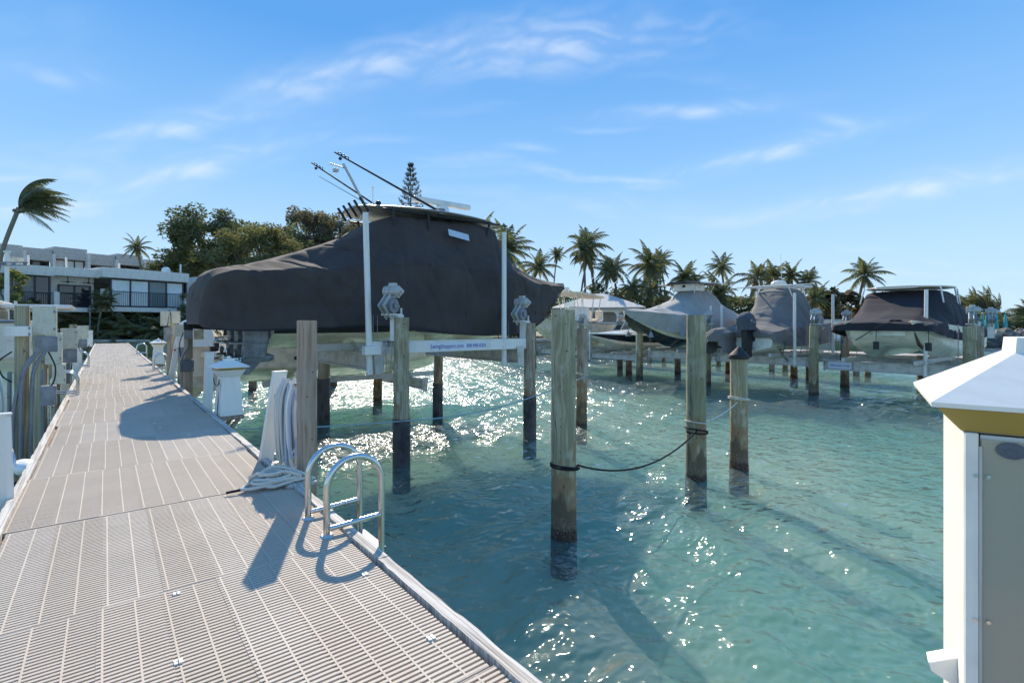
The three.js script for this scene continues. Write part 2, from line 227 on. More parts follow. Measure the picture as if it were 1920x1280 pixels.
// ---------------------------------------------------------------- the dock
U = 1; const DECK = 2.5 * K - 1.6, PL = -0.69, PR = 1.52, LAST = 53;
{
  const dock = struct('dock');
  // one slotted deck panel: cross bars with gaps between them, tied by ribs
  const ROW = 1.76, PW = 0.2886, pitch = 0.0318;
  const panel = (variant) => {
    const gs = [], n = Math.floor((ROW - 0.02) / pitch), R = rng(variant + 3), pos = [], nor = [];
    const quad = (a, b, c, d, nn) => { for (const q of [a, b, c, a, c, d]) { pos.push(...q); nor.push(...nn); } };
    const prismBar = (x0, x1, z0, z1, y0, y1) => { const b = 0.0015; quad([x0, y1, z0 + b], [x0, y1, z1 - b], [x1, y1, z1 - b], [x1, y1, z0 + b], [0, 1, 0]); quad([x0, y0, z1], [x1, y0, z1], [x1, y1 - b, z1], [x0, y1 - b, z1], [0, 0, 1]); quad([x0, y0, z0], [x0, y1 - b, z0], [x1, y1 - b, z0], [x1, y0, z0], [0, 0, -1]); quad([x0, y1 - b, z1], [x1, y1 - b, z1], [x1, y1, z1 - b], [x0, y1, z1 - b], [0, 0.7, 0.7]); };
    for (let i = 0; i <= n; i++) { const z = 0.012 + i * pitch; prismBar(0.0, PW + 0.001, -z - 0.0195, -z, -0.032, 0 + (R() - 0.5) * 0.0006); }
    const rib = (x, w) => { const z0 = -ROW + 0.004, z1 = -0.004, y1 = 0.0006, y0 = -0.03; quad([x, y1, z0], [x, y1, z1], [x + w, y1, z1], [x + w, y1, z0], [0, 1, 0]); quad([x, y0, z0], [x, y0, z1], [x, y1, z1], [x, y1, z0], [-1, 0, 0]); quad([x + w, y0, z0], [x + w, y1, z0], [x + w, y1, z1], [x + w, y0, z1], [1, 0, 0]); };
    rib(0.02, 0.009); rib(PW / 2 + 0.02, 0.009);
    for (const z of [-0.011, -ROW + 0.004]) prismBar(0.001, PW - 0.001, z - 0.0, z + 0.007, -0.03, 0.001);
    const g = new THREE.BufferGeometry(); g.setAttribute('position', new THREE.Float32BufferAttribute(pos, 3)); g.setAttribute('normal', new THREE.Float32BufferAttribute(nor, 3));
    const uv = new Float32Array(pos.length / 3 * 2); for (let i = 0; i < pos.length / 3; i++) { uv[2 * i] = pos[3 * i] + variant * 0.37; uv[2 * i + 1] = pos[3 * i + 2] + variant * 0.61; } g.setAttribute('uv', new THREE.BufferAttribute(uv, 2)); return g;
  };
  const variants = [0, 1, 2, 3].map(panel), R = rng(77), A0 = 3.7 - ROW * 4;
  const tones = [0xffffff, 0xfbf9f7, 0xf6f4f1].map(c => { const m = M.deck.clone(); m.color.set(c); return m; });
  let row = 0;
  for (let a = A0; a < LAST; a += ROW, row++) {
    const off = ((row * 37) % 5 - 2) * 0.011, gap = row === 5 ? 0.022 : 0;
    for (let k = 0; k < 7; k++) { const o = part('deck_panel', variants[Math.floor(R() * 4)], tones[Math.floor(R() * 3)], dock); o.position.set(PL + 0.085 + k * (PW + 0.001) + off, DECK + (R() - 0.5) * 0.003, -a - gap); o.rotation.z = (R() - 0.5) * 0.003; o.scale.z = gap ? (ROW - gap) / ROW : 1; }
  }
  const END = A0 + row * ROW;
  // weathered edge boards
  for (const [p, w] of [[PL + 0.035, 0.075], [PR - 0.045, 0.075]]) for (let a = A0, k = 0; a < END; k++) {
    const L = Math.min(2.9 + ((k * 53) % 7) * 0.2, END - a); let g = new THREE.BoxGeometry(w, 0.06, L - 0.008, 3, 2, 48); const q = g.attributes.position, s = Math.sign(p);
    for (let i = 0; i < q.count; i++) { const z = q.getZ(i), x = q.getX(i), rag = (fbm(z * 9 + k * 31, x * 20, 4, 88) - 0.5); if (Math.abs(x) > w * 0.4) q.setX(i, x + rag * 0.022); q.setY(i, q.getY(i) + (fbm(z * 5 + 40 * k, x * 30, 3, 99) - 0.5) * 0.012); }
    g.computeVertexNormals(); const o = part('edge_board', uvBox(g), M.plank, dock); o.position.set(p, DECK - 0.012 + (k % 3) * 0.002, -(a + L / 2)); a += L;
  }
  // frame under the deck
  const beams = [], H = END - A0, zc = -(A0 + H / 2);
  for (const p of [PL + 0.09, 0.02, 0.8, PR - 0.1]) beams.push(box(0.07, 0.24, H, p, DECK - 0.16, zc, 0));
  part('stringer', merge(beams), M.timber, dock);
  const joists = []; for (let a = A0 + 0.3; a < END; a += 0.88) joists.push(box(PR - PL - 0.2, 0.08, 0.06, (PL + PR) / 2, DECK - 0.33, -a, 0)); part('joist', merge(joists), M.timber, dock);
  for (let a = 1.2, k = 0; a < LAST; a += 4.6, k++) for (const p of [PL + 0.25, PR - 0.3]) part('support_pile', cyl(0.16, 0.15, DECK + 1.8, p, (DECK - 2.2) / 2 - 0.2, -a, 12), M.timber, dock);
  // white square fastener caps that show between the bars
  for (const [p, a] of [[0.27, 2.88], [0.33, 3.62], [0.62, 10.1], [0.66, 9.6], [1.3, 3.15], [1.3, 2.3], [0.55, 12.6], [0.95, 8.7]]) { const c = []; for (const sx of [-1, 1]) for (const sz of [-1, 1]) c.push(box(0.017, 0.008, 0.017, sx * 0.0105, 0, sz * 0.0105, 0.002)); const o = part('fastener_cap', merge(c), M.white, dock); o.position.set(p, DECK + 0.004, -a); }
}
// second dock, behind the far lifts
U = K;
{
  const dock = struct('dock'), R = rng(8); const tones = [0xffffff, 0xe9e4de, 0xd8d2ca].map(c => { const m = M.plank.clone(); m.color.set(c); return m; });
  const plank = box(2.1, 0.045, 0.138); for (let a = 0; a < 30; a += 0.142) { const o = part('plank', plank, tones[Math.floor(R() * 3)], dock); o.position.set(29.2, 1.08 + R() * 0.004, -a); }
  part('stringer', merge(box(0.09, 0.28, 30, 28.2, 0.91, -15, 0), box(0.09, 0.28, 30, 30.2, 0.91, -15, 0)), M.timber, dock);
  for (let a = 1; a < 30; a += 4) for (const p of [28.4, 30]) part('support_pile', cyl(0.15, 0.14, 1.8, p, 0.15, -a, 10), M.timber, dock);
}

// ---------------------------------------------------------------- pilings
function piling(p, a, top, r, label, group, o = {}) {
  const t = thing('timber_piling', label, 'piling', pa(p, a), o.spin ?? (p * 7 + a * 3), group), R = rng(Math.floor(p * 97 + a * 131)), lx = o.lx ?? (R() - 0.5) * 0.03, lz = o.lz ?? (R() - 0.5) * 0.03;
  const low = 1.6, h = top + low, g = new THREE.CylinderGeometry(r * 0.94, r * 1.05, h, 28, 24), q = g.attributes.position, uv = g.attributes.uv;
  for (let i = 0; i < q.count; i++) { const y = q.getY(i) + h / 2 - low, x = q.getX(i), z = q.getZ(i), th = Math.atan2(z, x), w = 1 + 0.05 * (fbm(th * 1.2 + 9, y * 2.2 + p, 3, 5) - 0.5) * 2 * (Math.hypot(x, z) > r * 0.5 ? 1 : 0) + (y < 0.12 ? 0.07 * vnoise(th * 6, y * 30, 4) : 0); q.setXYZ(i, x * w + lx * y, y, z * w + lz * y); if (i < 29 * 25) uv.setY(i, clamp((y + 0.6) / 3.6, 0.01, 0.99)); else uv.setXY(i, 0.3 + x * 0.6, 0.9 + z * 0.2); }
  g.computeVertexNormals(); part('shaft', g, M.pile[o.mat ?? Math.floor(R() * 2)], t);
  if (o.wrap) part('sleeve', moved(new THREE.CylinderGeometry(r * 1.1, r * 1.12, o.wrap + 0.5, 28, 1, true), lx * 0.3, o.wrap / 2 - 0.25, lz * 0.3), M.wrap, t);
  if (o.cap) { const c = part('cap', new THREE.LatheGeometry([[0.001, 0.165], [0.02, 0.16], [r * 0.98, 0.035], [r * 1.12, 0.02], [r * 1.14, -0.02], [r * 1.1, -0.045], [r * 0.95, -0.045]].map(v => new THREE.Vector2(...v)), 28), M.rubber, t); c.position.set(lx * top, top + 0.01, lz * top); }
  return t;
}
piling(4.19, 4.3, 2.67, 0.148, 'thick grey green timber piling with a black rope wrapped round it low down', null, { mat: 0, lx: 0.012, lz: 0.012 });
piling(7.36, 4.55, 2.65, 0.155, 'grey timber piling tied with both a black rope and a white rope', null, { mat: 1, lx: 0, lz: 0 });
piling(8.55, 4.47, 1.94, 0.15, 'shorter timber piling with a black conical cap', null, { mat: 0, cap: 1, lx: -0.018, lz: -0.01 });
piling(9.1, 8.73, 2.4, 0.135, 'slim brownish timber piling with a white rope loop standing behind the thick grey green one', null, { mat: 2, lx: -0.01, lz: 0.01 });
piling(4.05, 8.2, 2.62, 0.138, 'timber piling beside the big boat carrying the tilted lift motor, dark sleeve below', null, { mat: 0, wrap: 0.86, lx: 0, lz: 0 });
piling(7.25, 8.5, 2.53, 0.13, 'timber piling under the lift motor near the bow of the big covered boat', null, { mat: 2, wrap: 0.95, lx: 0, lz: 0 });
piling(4.25, 12.9, 2.5, 0.14, 'dark sleeved piling under the stern half of the big covered boat', null, { mat: 2, wrap: 1.15 });
piling(7.1, 12.2, 2.5, 0.125, 'dark sleeved piling under the bow half of the big covered boat', null, { mat: 2, wrap: 0.9 });
for (const [p, a] of [[6.95, 15.8], [4.3, 17.4], [4.3, 21], [7.2, 20.6]]) piling(p, a, 2.4, 0.14, 'brown piling standing in the glittering water behind the big covered boat', 'pilings behind the big boat', { mat: 2 });
const FARP = 19.4, FARP2 = 22.6, SLOTS = [3.3, 7.45, 11.5, 14.9, 18.6, 22.4];
for (const a of SLOTS) { piling(FARP, a, 2.45, 0.155, 'dark timber piling at the open end of the far boat lifts', 'front pilings of the far lifts', { mat: 1 }); piling(FARP2 + (a < 4 ? -1.6 : 0), a + 0.1, 2.45, 0.15, 'dark timber piling standing under the hulls of the far lifts', 'rear pilings of the far lifts', { mat: 2 }); }
for (const [p, a] of [[24.6, 9.6], [24.9, 10.4], [24.6, 5.6], [25.2, 5.0], [24.6, 13.4], [21, 16.8]]) piling(p, a, 1.3, 0.16, 'short dark piling in the shade below the far boats', 'short pilings under the far boats', { mat: 2 });

// ---------------------------------------------------------------- boats
function hullRows(o, n = 44) {                       // half sections from keel to sheer, x runs from transom to bow
  const rows = [];
  for (let j = 0; j <= n; j++) {
    const t = j / n, q = Math.max(0, (t - (o.full ?? 0.45)) / (1 - (o.full ?? 0.45))), b = o.B * Math.pow(Math.max(0.0004, 1 - Math.pow(q, o.pw ?? 2.1)), 0.8) * (0.94 + 0.06 * smooth(0, 0.3, t));
    const S = o.S + (o.bow ?? 0.35) * t * t, K = o.K + Math.pow(Math.max(0, (t - 0.62) / 0.38), 2.4) * (S - o.K) * 0.8, H = S - K, row = [];
    const cw = b * (0.86 - 0.18 * q), cy = K + H * (0.30 + 0.12 * q);
    for (let i = 0; i <= 16; i++) {
      let z, y; if (i <= 6) { const s = i / 6; z = cw * s; y = K + (cy - K) * (s * 0.85 + 0.15 * s * s) - (i === 6 ? 0 : (i % 2 ? 0 : 0.012 * s)); } else { const s = (i - 6) / 10; z = lerp(cw + 0.02 * (i === 7), b, Math.pow(s, 1 + 1.3 * q)); y = lerp(cy, S, s); }
      const hh = (y - o.K) / (S - o.K); row.push([t * o.L * (1 - 0.13 * (1 - hh) * t * t), y, z]);
    }
    rows.push(row);
  }
  return rows;
}
function hullBand(rows, i0, i1, off = 0) { return merge([1, -1].map(s => { const g = loft(rows.map(r => r.slice(i0, i1 + 1).map(q => [q[0], q[1], s * (q[2] + off)]))); if (s < 0) { const id = g.index.array; for (let k = 0; k < id.length; k += 3) { const w = id[k]; id[k] = id[k + 1]; id[k + 1] = w; } g.computeVertexNormals(); } return g; })); }
function hullCap(rows) {                             // transom and deck
  const tr = rows[0], n = tr.length - 1, outline = [...tr.map(q => [q[2], q[1]]), ...tr.slice().reverse().map(q => [-q[2], q[1]])];
  const g = new THREE.ShapeGeometry(new THREE.Shape(outline.map(q => new THREE.Vector2(...q)))); g.rotateY(-Math.PI / 2); g.translate(tr[0][0], 0, 0);
  const deck = loft(rows.map(r => { const q = r[n]; return [-1, -0.6, 0, 0.6, 1].map(s => [q[0], q[1] + 0.03 * (1 - s * s) - 0.01, s * q[2]]); }));
  return merge(uvBox(g), deck);
}
function rubRail(rows, r = 0.025) { const top = rows.map(q => q[16]); const pts = [...top.map(q => V(q[0], q[1], q[2] + 0.01)), ...top.slice(0, -1).reverse().map(q => V(q[0], q[1], -q[2] - 0.01))]; return tube(pts, r, 90, 6); }
function catmull(st, x) { let k = 0; while (k < st.length - 2 && x > st[k + 1][0]) k++; const a = st[Math.max(0, k - 1)], b = st[k], c = st[k + 1], d = st[Math.min(st.length - 1, k + 2)], t = clamp((x - b[0]) / (c[0] - b[0])); return b.map((_, i) => { if (!i) return x; const m1 = (c[i] - a[i]) / (c[0] - a[0] || 1) * (c[0] - b[0]), m2 = (d[i] - b[i]) / (d[0] - b[0] || 1) * (c[0] - b[0]), t2 = t * t, t3 = t2 * t; return (2 * t3 - 3 * t2 + 1) * b[i] + (t3 - 2 * t2 + t) * m1 + (-2 * t3 + 3 * t2) * c[i] + (t3 - t2) * m2; }); }
// fabric over a boat; stations are [x, skirt y, skirt half width, shoulder y, shoulder half width, ridge y, ridge half width]
function coverGeo(st, seed, wr = 1, n = 150, creases = []) {
  const rows = [], x0 = st[0][0], x1 = st[st.length - 1][0], A = 16, B2 = 22, C2 = 8;
  for (let j = 0; j <= n; j++) {
    const [x, ky, kw, sy, sw, ry, rw] = catmull(st, lerp(x0, x1, j / n)); let half = [];
    for (let i = 0; i < A; i++) { const s = i / A; half.push([lerp(ky, sy, s), lerp(kw, sw, s)]); }
    for (let i = 0; i < B2; i++) { const s = i / B2; half.push([lerp(sy, ry, s) - 0.06 * Math.sin(s * Math.PI) * Math.min(1, Math.abs(ry - sy)), lerp(sw, rw, s)]); }
    for (let i = 0; i <= C2; i++) { const s = i / C2; half.push([ry + 0.03 * s, rw * (1 - s)]); }
    for (let k = 0; k < 4; k++) half = half.map((q, i) => i && i < half.length - 1 ? [(half[i - 1][0] + 2 * q[0] + half[i + 1][0]) / 4, (half[i - 1][1] + 2 * q[1] + half[i + 1][1]) / 4] : q);
    const full = [...half.map(q => [x, q[0], q[1]]), ...half.slice(0, -1).reverse().map(q => [x, q[0], -q[1]])];
    rows.push(full);
  }
  const g = loft(rows, true), p = g.attributes.position, nn = g.attributes.normal, m = rows[0].length;
  for (let i = 0; i < p.count; i++) {
    const x = p.getX(i), y = p.getY(i), z = p.getZ(i), v = i % m / (m - 1), side = v < 0.5 ? 0 : 50, hgt = Math.min(v, 1 - v) * 2;
    const w1 = fbm(x * 0.8 + side + seed, y * 0.9, 3, seed), drape = 1 - Math.abs(2 * fbm(x * 1.3 + 0.8 * y + side + 1.5 * w1, y * 0.4 - 0.25 * x + seed, 2, seed + 1) - 1), fold = 1 - Math.abs(2 * fbm(x * 0.5 - 0.8 * y + side, y * 1.6 + 0.6 * x + 2 * w1, 2, seed + 2) - 1);
    let sharp = Math.pow(drape, 7) * 0.035 + Math.pow(fold, 9) * 0.04 + (w1 - 0.5) * 0.035 + (hgt < 0.12 ? 0.03 * Math.sin(x * 9 + 4 * w1) * (1 - hgt / 0.12) : 0);
    let cr = 0; for (const [ax, ay, bx, by, am, wd] of creases) { const ux = bx - ax, uy = by - ay, L2 = ux * ux + uy * uy, t = clamp(((x - ax) * ux + (y - ay) * uy) / L2), bend = 0.05 * Math.sin(t * 3.1 + ax * 5), d = ((x - ax) * uy - (y - ay) * ux) / Math.sqrt(L2) + bend, ends = Math.hypot(x - ax - t * ux, y - ay - t * uy); if (ends < wd * 5) cr += am * Math.sin(Math.PI * clamp(0.08 + t * 0.84)) * (Math.exp(-((d / wd) ** 2)) - 0.6 * Math.exp(-(((d - wd * 2.2) / (wd * 1.4)) ** 2))); }
    sharp += cr / wr;
    p.setXYZ(i, x + nn.getX(i) * sharp * wr * 0.6, y + nn.getY(i) * sharp * wr, z + nn.getZ(i) * sharp * wr);
  }
  for (const [base, row] of [[(n + 1) * m + 1, 0], [(n + 1) * m + 2 + m, n]]) { let c = [0, 0, 0]; for (let k = 0; k < m; k++) { const q = row * m + k; p.setXYZ(base + k, p.getX(q), p.getY(q), p.getZ(q)); c = [c[0] + p.getX(q) / m, c[1] + p.getY(q) / m, c[2] + p.getZ(q) / m]; } p.setXYZ(base - 1, c[0] + (row ? 0.02 : -0.03), c[1], c[2]); }
  g.computeVertexNormals(); g.userData.m = m; g.userData.n = n; return g;
}
// stitched seams that lie on a cover: along its length at column i, or round it at row j
function seam(g, i, j, r = 0.008) { const p = g.attributes.position, m = g.userData.m, n = g.userData.n, nn = g.attributes.normal, pts = []; if (j == null) for (let k = 4; k <= n - 4; k += 3) { const q = k * m + i; pts.push(V(p.getX(q) + nn.getX(q) * r * 0.4, p.getY(q) + nn.getY(q) * r * 0.4, p.getZ(q) + nn.getZ(q) * r * 0.4)); } else for (let k = 0; k < m; k += 2) { const q = j * m + k; pts.push(V(p.getX(q) + nn.getX(q) * r * 0.4, p.getY(q) + nn.getY(q) * r * 0.4, p.getZ(q) + nn.getZ(q) * r * 0.4)); } return tube(pts, r, pts.length * 2, 5); }
function propeller(r = 0.19) { const gs = [spun(new THREE.CylinderGeometry(0.05, 0.06, 0.16, 12), 'Z', Math.PI / 2)]; for (let k = 0; k < 3; k++) { const s = new THREE.Shape(); s.moveTo(0.03, 0); s.bezierCurveTo(0.09, 0.1, 0.14, 0.16, 0.02, r); s.bezierCurveTo(-0.09, 0.17, -0.08, 0.08, -0.03, 0); const b = new THREE.ExtrudeGeometry(s, { depth: 0.012, bevelEnabled: false }); b.rotateY(0.9); b.rotateX(k * 2.094); gs.push(b); } return merge(gs); }
// outboard motor: origin on the transom at gunwale height, x towards the bow
function outboard(parent, x, y, z, o = {}) {
  const g = sub('outboard_motor', parent, V(x, y, z)), s = o.size ?? 1; g.scale.setScalar(s);
  const cowl = (w) => { const rows = []; for (let j = 0; j <= 12; j++) { const t = j / 12, yy = -0.05 + 0.62 * t, k = 1 - 0.12 * t - 0.55 * Math.pow(t, 7), row = []; for (let i = 0; i <= 24; i++) { const th = i / 24 * Math.PI * 2, c = Math.cos(th), sn = Math.sin(th), e = 0.62; row.push([-0.33 - 0.05 * t + 0.38 * w * k * Math.sign(c) * Math.pow(Math.abs(c), e), yy + 0.05 * (c > 0 ? c : 0) * t, 0.235 * w * k * Math.sign(sn) * Math.pow(Math.abs(sn), e)]); } rows.push(row); } return loft(rows, true); };
  if (o.cowl !== false) { const c = part('cowling', cowl(o.cowlW ?? 1), o.cowlMat ?? M.white, g); if (o.stripe) part('stripe', prism([[-0.62, 0.42], [-0.2, 0.5], [0.02, 0.46], [-0.2, 0.45]], 0.47), M.black, g); if (o.letter) { const q = part('lettering', new THREE.PlaneGeometry(0.5, 0.26), o.letter, g); q.position.set(-0.33, 0.24, o.letterSide * 0.247); q.rotation.y = o.letterSide > 0 ? 0 : Math.PI; const q2 = part('lettering', new THREE.PlaneGeometry(0.34, 0.26), o.letter, g); q2.position.set(-0.735, 0.24, 0); q2.rotation.y = -Math.PI / 2; } }
  part('midsection', prism([[-0.52, 0.0], [-0.1, 0.0], [-0.05, -0.25], [-0.12, -0.75], [-0.16, -0.98], [-0.5, -0.98], [-0.46, -0.6], [-0.5, -0.25]], 0.17, 0.03), o.legMat ?? M.engine, g);
  part('ventilation_plate', prism([[-0.72, -0.7], [-0.08, -0.72], [-0.06, -0.735], [-0.72, -0.73]], 0.3, 0.005), o.legMat ?? M.engine, g);
  part('gearcase', spun(new THREE.LatheGeometry([[0.001, -0.36], [0.05, -0.34], [0.085, -0.24], [0.09, 0], [0.085, 0.2], [0.06, 0.22], [0.001, 0.22]].map(v => new THREE.Vector2(...v)), 16), 'Z', Math.PI / 2).translate(-0.32, -1.0, 0), o.legMat ?? M.engine, g);
  part('skeg', prism([[-0.18, -1.05], [-0.44, -1.05], [-0.5, -1.3], [-0.4, -1.3]], 0.02, 0.004), o.legMat ?? M.engine, g);
  const pr = part('propeller', propeller(), M.steel, g); pr.position.set(-0.62, -1.0, 0);
  part('mounting_bracket', merge(box(0.16, 0.5, 0.3, 0.02, -0.22, 0), box(0.08, 0.12, 0.42, 0.06, -0.02, 0)), M.black, g);
  return g;
}
function textMat(lines, w, h, colour, back, font) { const c = document.createElement('canvas'); c.width = w; c.height = h; const x = c.getContext('2d'); x.fillStyle = back; x.fillRect(0, 0, w, h); x.fillStyle = colour; x.textAlign = 'center'; x.textBaseline = 'middle'; lines.forEach(([t, px, py, f]) => { x.font = f ?? font; x.fillText(t, px, py); }); const t = new THREE.CanvasTexture(c); t.colorSpace = THREE.SRGBColorSpace; return mat({ map: t, roughness: 0.5 }); }

// ---- the big boat under its charcoal cover (stern over the dock edge, bow to the right)
{
  const t = thing('covered_fishing_boat', 'large sport fishing boat under a charcoal cover with hardtop, radar bar and two outrigger poles', 'boat', pa(0, 10.4));
  const rows = hullRows({ L: 7.5, B: 1.28, K: 2.06, S: 3.0, bow: 0.4, full: 0.3, pw: 1.8 }), sh = g => moved(g, 2.25, 0, 0);
  part('hull', sh(hullBand(rows, 0, 16)), M.gelBeige, t); part('boot_stripe', sh(hullBand(rows, 6, 8, 0.006)), M.black, t); part('deck', sh(hullCap(rows)), M.gel, t);
  const cg = coverGeo([[1.17, 2.5, 0.82, 2.85, 0.85, 3.02, 0.55], [1.21, 2.45, 1.02, 3.05, 1.02, 3.22, 0.75], [1.36, 2.42, 1.22, 3.26, 1.2, 3.38, 0.8], [1.9, 2.4, 1.38, 3.38, 1.35, 3.55, 0.7], [2.8, 2.44, 1.45, 3.46, 1.42, 3.85, 0.6], [3.6, 2.48, 1.46, 3.53, 1.43, 4.2, 0.62], [4.25, 2.48, 1.46, 3.6, 1.4, 4.58, 0.75], [4.8, 2.36, 1.45, 3.65, 1.38, 4.76, 0.8], [6.0, 2.28, 1.44, 3.65, 1.38, 4.79, 0.8], [7.1, 2.28, 1.38, 3.62, 1.34, 4.78, 0.75], [7.4, 2.3, 1.32, 3.6, 1.28, 4.48, 0.6], [7.9, 2.34, 1.18, 3.56, 1.14, 4.08, 0.45], [8.5, 2.58, 0.9, 3.52, 0.9, 3.84, 0.32], [9.2, 3.02, 0.55, 3.52, 0.62, 3.7, 0.2], [9.8, 3.34, 0.24, 3.55, 0.3, 3.64, 0.1], [10.1, 3.52, 0.04, 3.59, 0.06, 3.63, 0.03]], 3, 1.1, 300, [[1.5, 3.42, 2.4, 3.18, 0.035, 0.035], [1.6, 3.46, 2.5, 3.3, 0.03, 0.03], [2.9, 3.22, 3.4, 3.27, 0.03, 0.03], [2.4, 3.1, 3.1, 3.22, 0.025, 0.04], [4.2, 4.5, 2.4, 3.75, 0.03, 0.05], [4.35, 4.4, 2.9, 3.45, 0.03, 0.045], [4.5, 4.3, 3.3, 2.7, 0.028, 0.05], [4.7, 4.4, 4.45, 2.6, 0.03, 0.045], [5.3, 4.6, 5.1, 2.7, 0.022, 0.04], [5.9, 4.6, 6.35, 2.5, 0.025, 0.05], [6.6, 3.9, 6.9, 2.5, 0.02, 0.04], [7.15, 4.6, 6.75, 2.6, 0.028, 0.045], [7.3, 4.4, 8.0, 2.6, 0.03, 0.045], [7.35, 4.5, 8.6, 3.5, 0.03, 0.04], [8.0, 3.9, 9.5, 3.45, 0.025, 0.04], [1.4, 2.7, 3.6, 2.85, 0.022, 0.05], [1.35, 3.2, 1.6, 2.5, 0.03, 0.04], [4.9, 2.75, 6.6, 2.6, 0.018, 0.05]]);
  const cover = part('cover', cg, M.coverCharcoal, t); for (const i of [17, 75]) part('seam', seam(cg, i, null), M.coverCharcoal, cover); for (const j of [58, 108, 160, 205, 235]) part('seam', seam(cg, null, j), M.coverCharcoal, cover);
  part('hem', merge([1, -1].map(s => tube([[1.36, 2.42, 1.24], [1.9, 2.4, 1.4], [2.8, 2.44, 1.47], [4.25, 2.47, 1.48], [6, 2.28, 1.46], [7.4, 2.3, 1.34], [8.5, 2.58, 0.92], [9.2, 3.02, 0.57], [10.05, 3.5, 0.06]].map(q => V(q[0], q[1], s * q[2])), 0.012, 80, 5))), M.black, t);
  // hardtop
  const top = []; for (let j = 0; j <= 24; j++) { const s = j / 24, x = 3.95 + 3.55 * s, e = Math.pow(Math.sin(Math.PI * clamp(s * 0.94 + 0.03)), 0.3), w = 1.0 * e, row = []; for (let i = 0; i <= 20; i++) { const th = i / 20 * Math.PI * 2, c = Math.cos(th), sn = Math.sin(th); row.push([x, 4.86 + 0.03 * Math.sin(s * Math.PI) + 0.04 * e * Math.sign(sn) * Math.pow(Math.abs(sn), 0.6) + 0.04 * (1 - c * c), w * Math.sign(c) * Math.pow(Math.abs(c), 0.5)]); } top.push(row); }
  const ht = part('hardtop', loft(top, true), grime(0xb5b2ab, 0.35, 0.1), t);
  for (const s of [-1, 1]) { const pipes = []; for (const [x0, x1] of [[4.5, 4.75], [5.3, 5.4], [6.9, 6.6]]) pipes.push(rod(V(x0, 4.85, s * 0.9), V(x1, 3.4, s * 0.8), 0.026)); pipes.push(rod(V(4.3, 4.8, s * 0.86), V(7.2, 4.82, s * 0.86), 0.022)); part('hardtop_frame', merge(pipes), M.black, t); }
  // rod holders in a row at the back of the hardtop
  for (let k = 1; k < 6; k++) part('rod_holder', rod(V(4.06, 4.72, -0.75 + k * 0.3), V(3.88, 4.98, -0.75 + k * 0.3), 0.026, 10), M.black, t);
  const rad = sub('radar', t, V(6.0, 4.98, 0.3)); part('pedestal', moved(new THREE.CylinderGeometry(0.13, 0.2, 0.2, 18), 0, 0.1, 0), M.white, rad); part('antenna_bar', box(1.5, 0.13, 0.12, 0, 0.27, 0, 0.03), M.gel, rad);
  for (const [b, e] of [[V(5.65, 4.9, 0.85), V(3.23, 5.6, 1.2)], [V(5.65, 4.9, -0.85), V(3.56, 6.07, -1.2)]]) {
    const o = sub('outrigger', t); part('pole', rod(b, e, 0.028, 10, 0.014), M.black, o); const d = e.clone().sub(b); part('base_clamp', box(0.14, 0.14, 0.1, b.x, b.y + 0.02, b.z, 0.02), M.aluDark, o);
    const rings = []; for (const q of [0.9, 0.93, 0.96]) { const c = b.clone().addScaledVector(d, q); rings.push(new THREE.TorusGeometry(0.03, 0.009, 6, 12).toNonIndexed().translate(c.x, c.y + 0.02, c.z)); } part('line_ring', merge(rings), M.black, o);
    const c = b.clone().addScaledVector(d, 0.955); part('pulley', spun(new THREE.CylinderGeometry(0.03, 0.03, 0.02, 14), 'X', Math.PI / 2).translate(c.x, c.y - 0.06, c.z), M.black, o);
  }
  part('light_mast', merge(rod(V(4.0, 4.86, 0.7), V(3.57, 5.58, 0.7), 0.026, 8), rod(V(3.62, 5.5, 0.7), V(3.3, 5.52, 0.75), 0.012), box(0.09, 0.06, 0.09, 3.42, 5.42, 0.72)), M.alu, t);
  part('whip_antenna', merge(rod(V(4.2, 4.9, 0.5), V(3.05, 5.2, 0.9), 0.008, 5, 0.004)), M.black, t);
  part('whip_antenna', merge(rod(V(4.6, 4.9, -0.3), V(4.6, 5.5, -0.3), 0.012, 6), cyl(0.02, 0.03, 0.04, 4.6, 5.5, -0.3, 8)), M.white, t);
  part('spotlight', new THREE.SphereGeometry(0.06, 14, 10).translate(4.35, 4.96, 0.55), M.black, t);
  const win = part('cover_window', new THREE.PlaneGeometry(0.52, 0.17, 6, 2), mat({ color: 0xc9ced2, roughness: 0.15, clearcoat: 1 }), t); win.position.set(5.95, 4.42, 1.08); win.rotation.set(-0.46, 0.05, -0.12);
  for (const z of [0.75, 0, -0.75]) outboard(t, 2.3, 2.84, z * 0.95, { cowlMat: M.black, size: 0.92 });
  for (const z of [1.15, 0.9]) part('strap', bar(V(1.3, 2.5, z), V(1.75, 1.95, z * 0.9), 0.03, 0.006), M.black, t);
  for (const x of [4.9, 6.7]) { const o = part('weight', merge(rod(V(x, 2.3, 1.5), V(x, 2.12, 1.5), 0.008), cyl(0.075, 0.015, 0.13, x, 2.07, 1.5, 14)), M.black, t); }
}

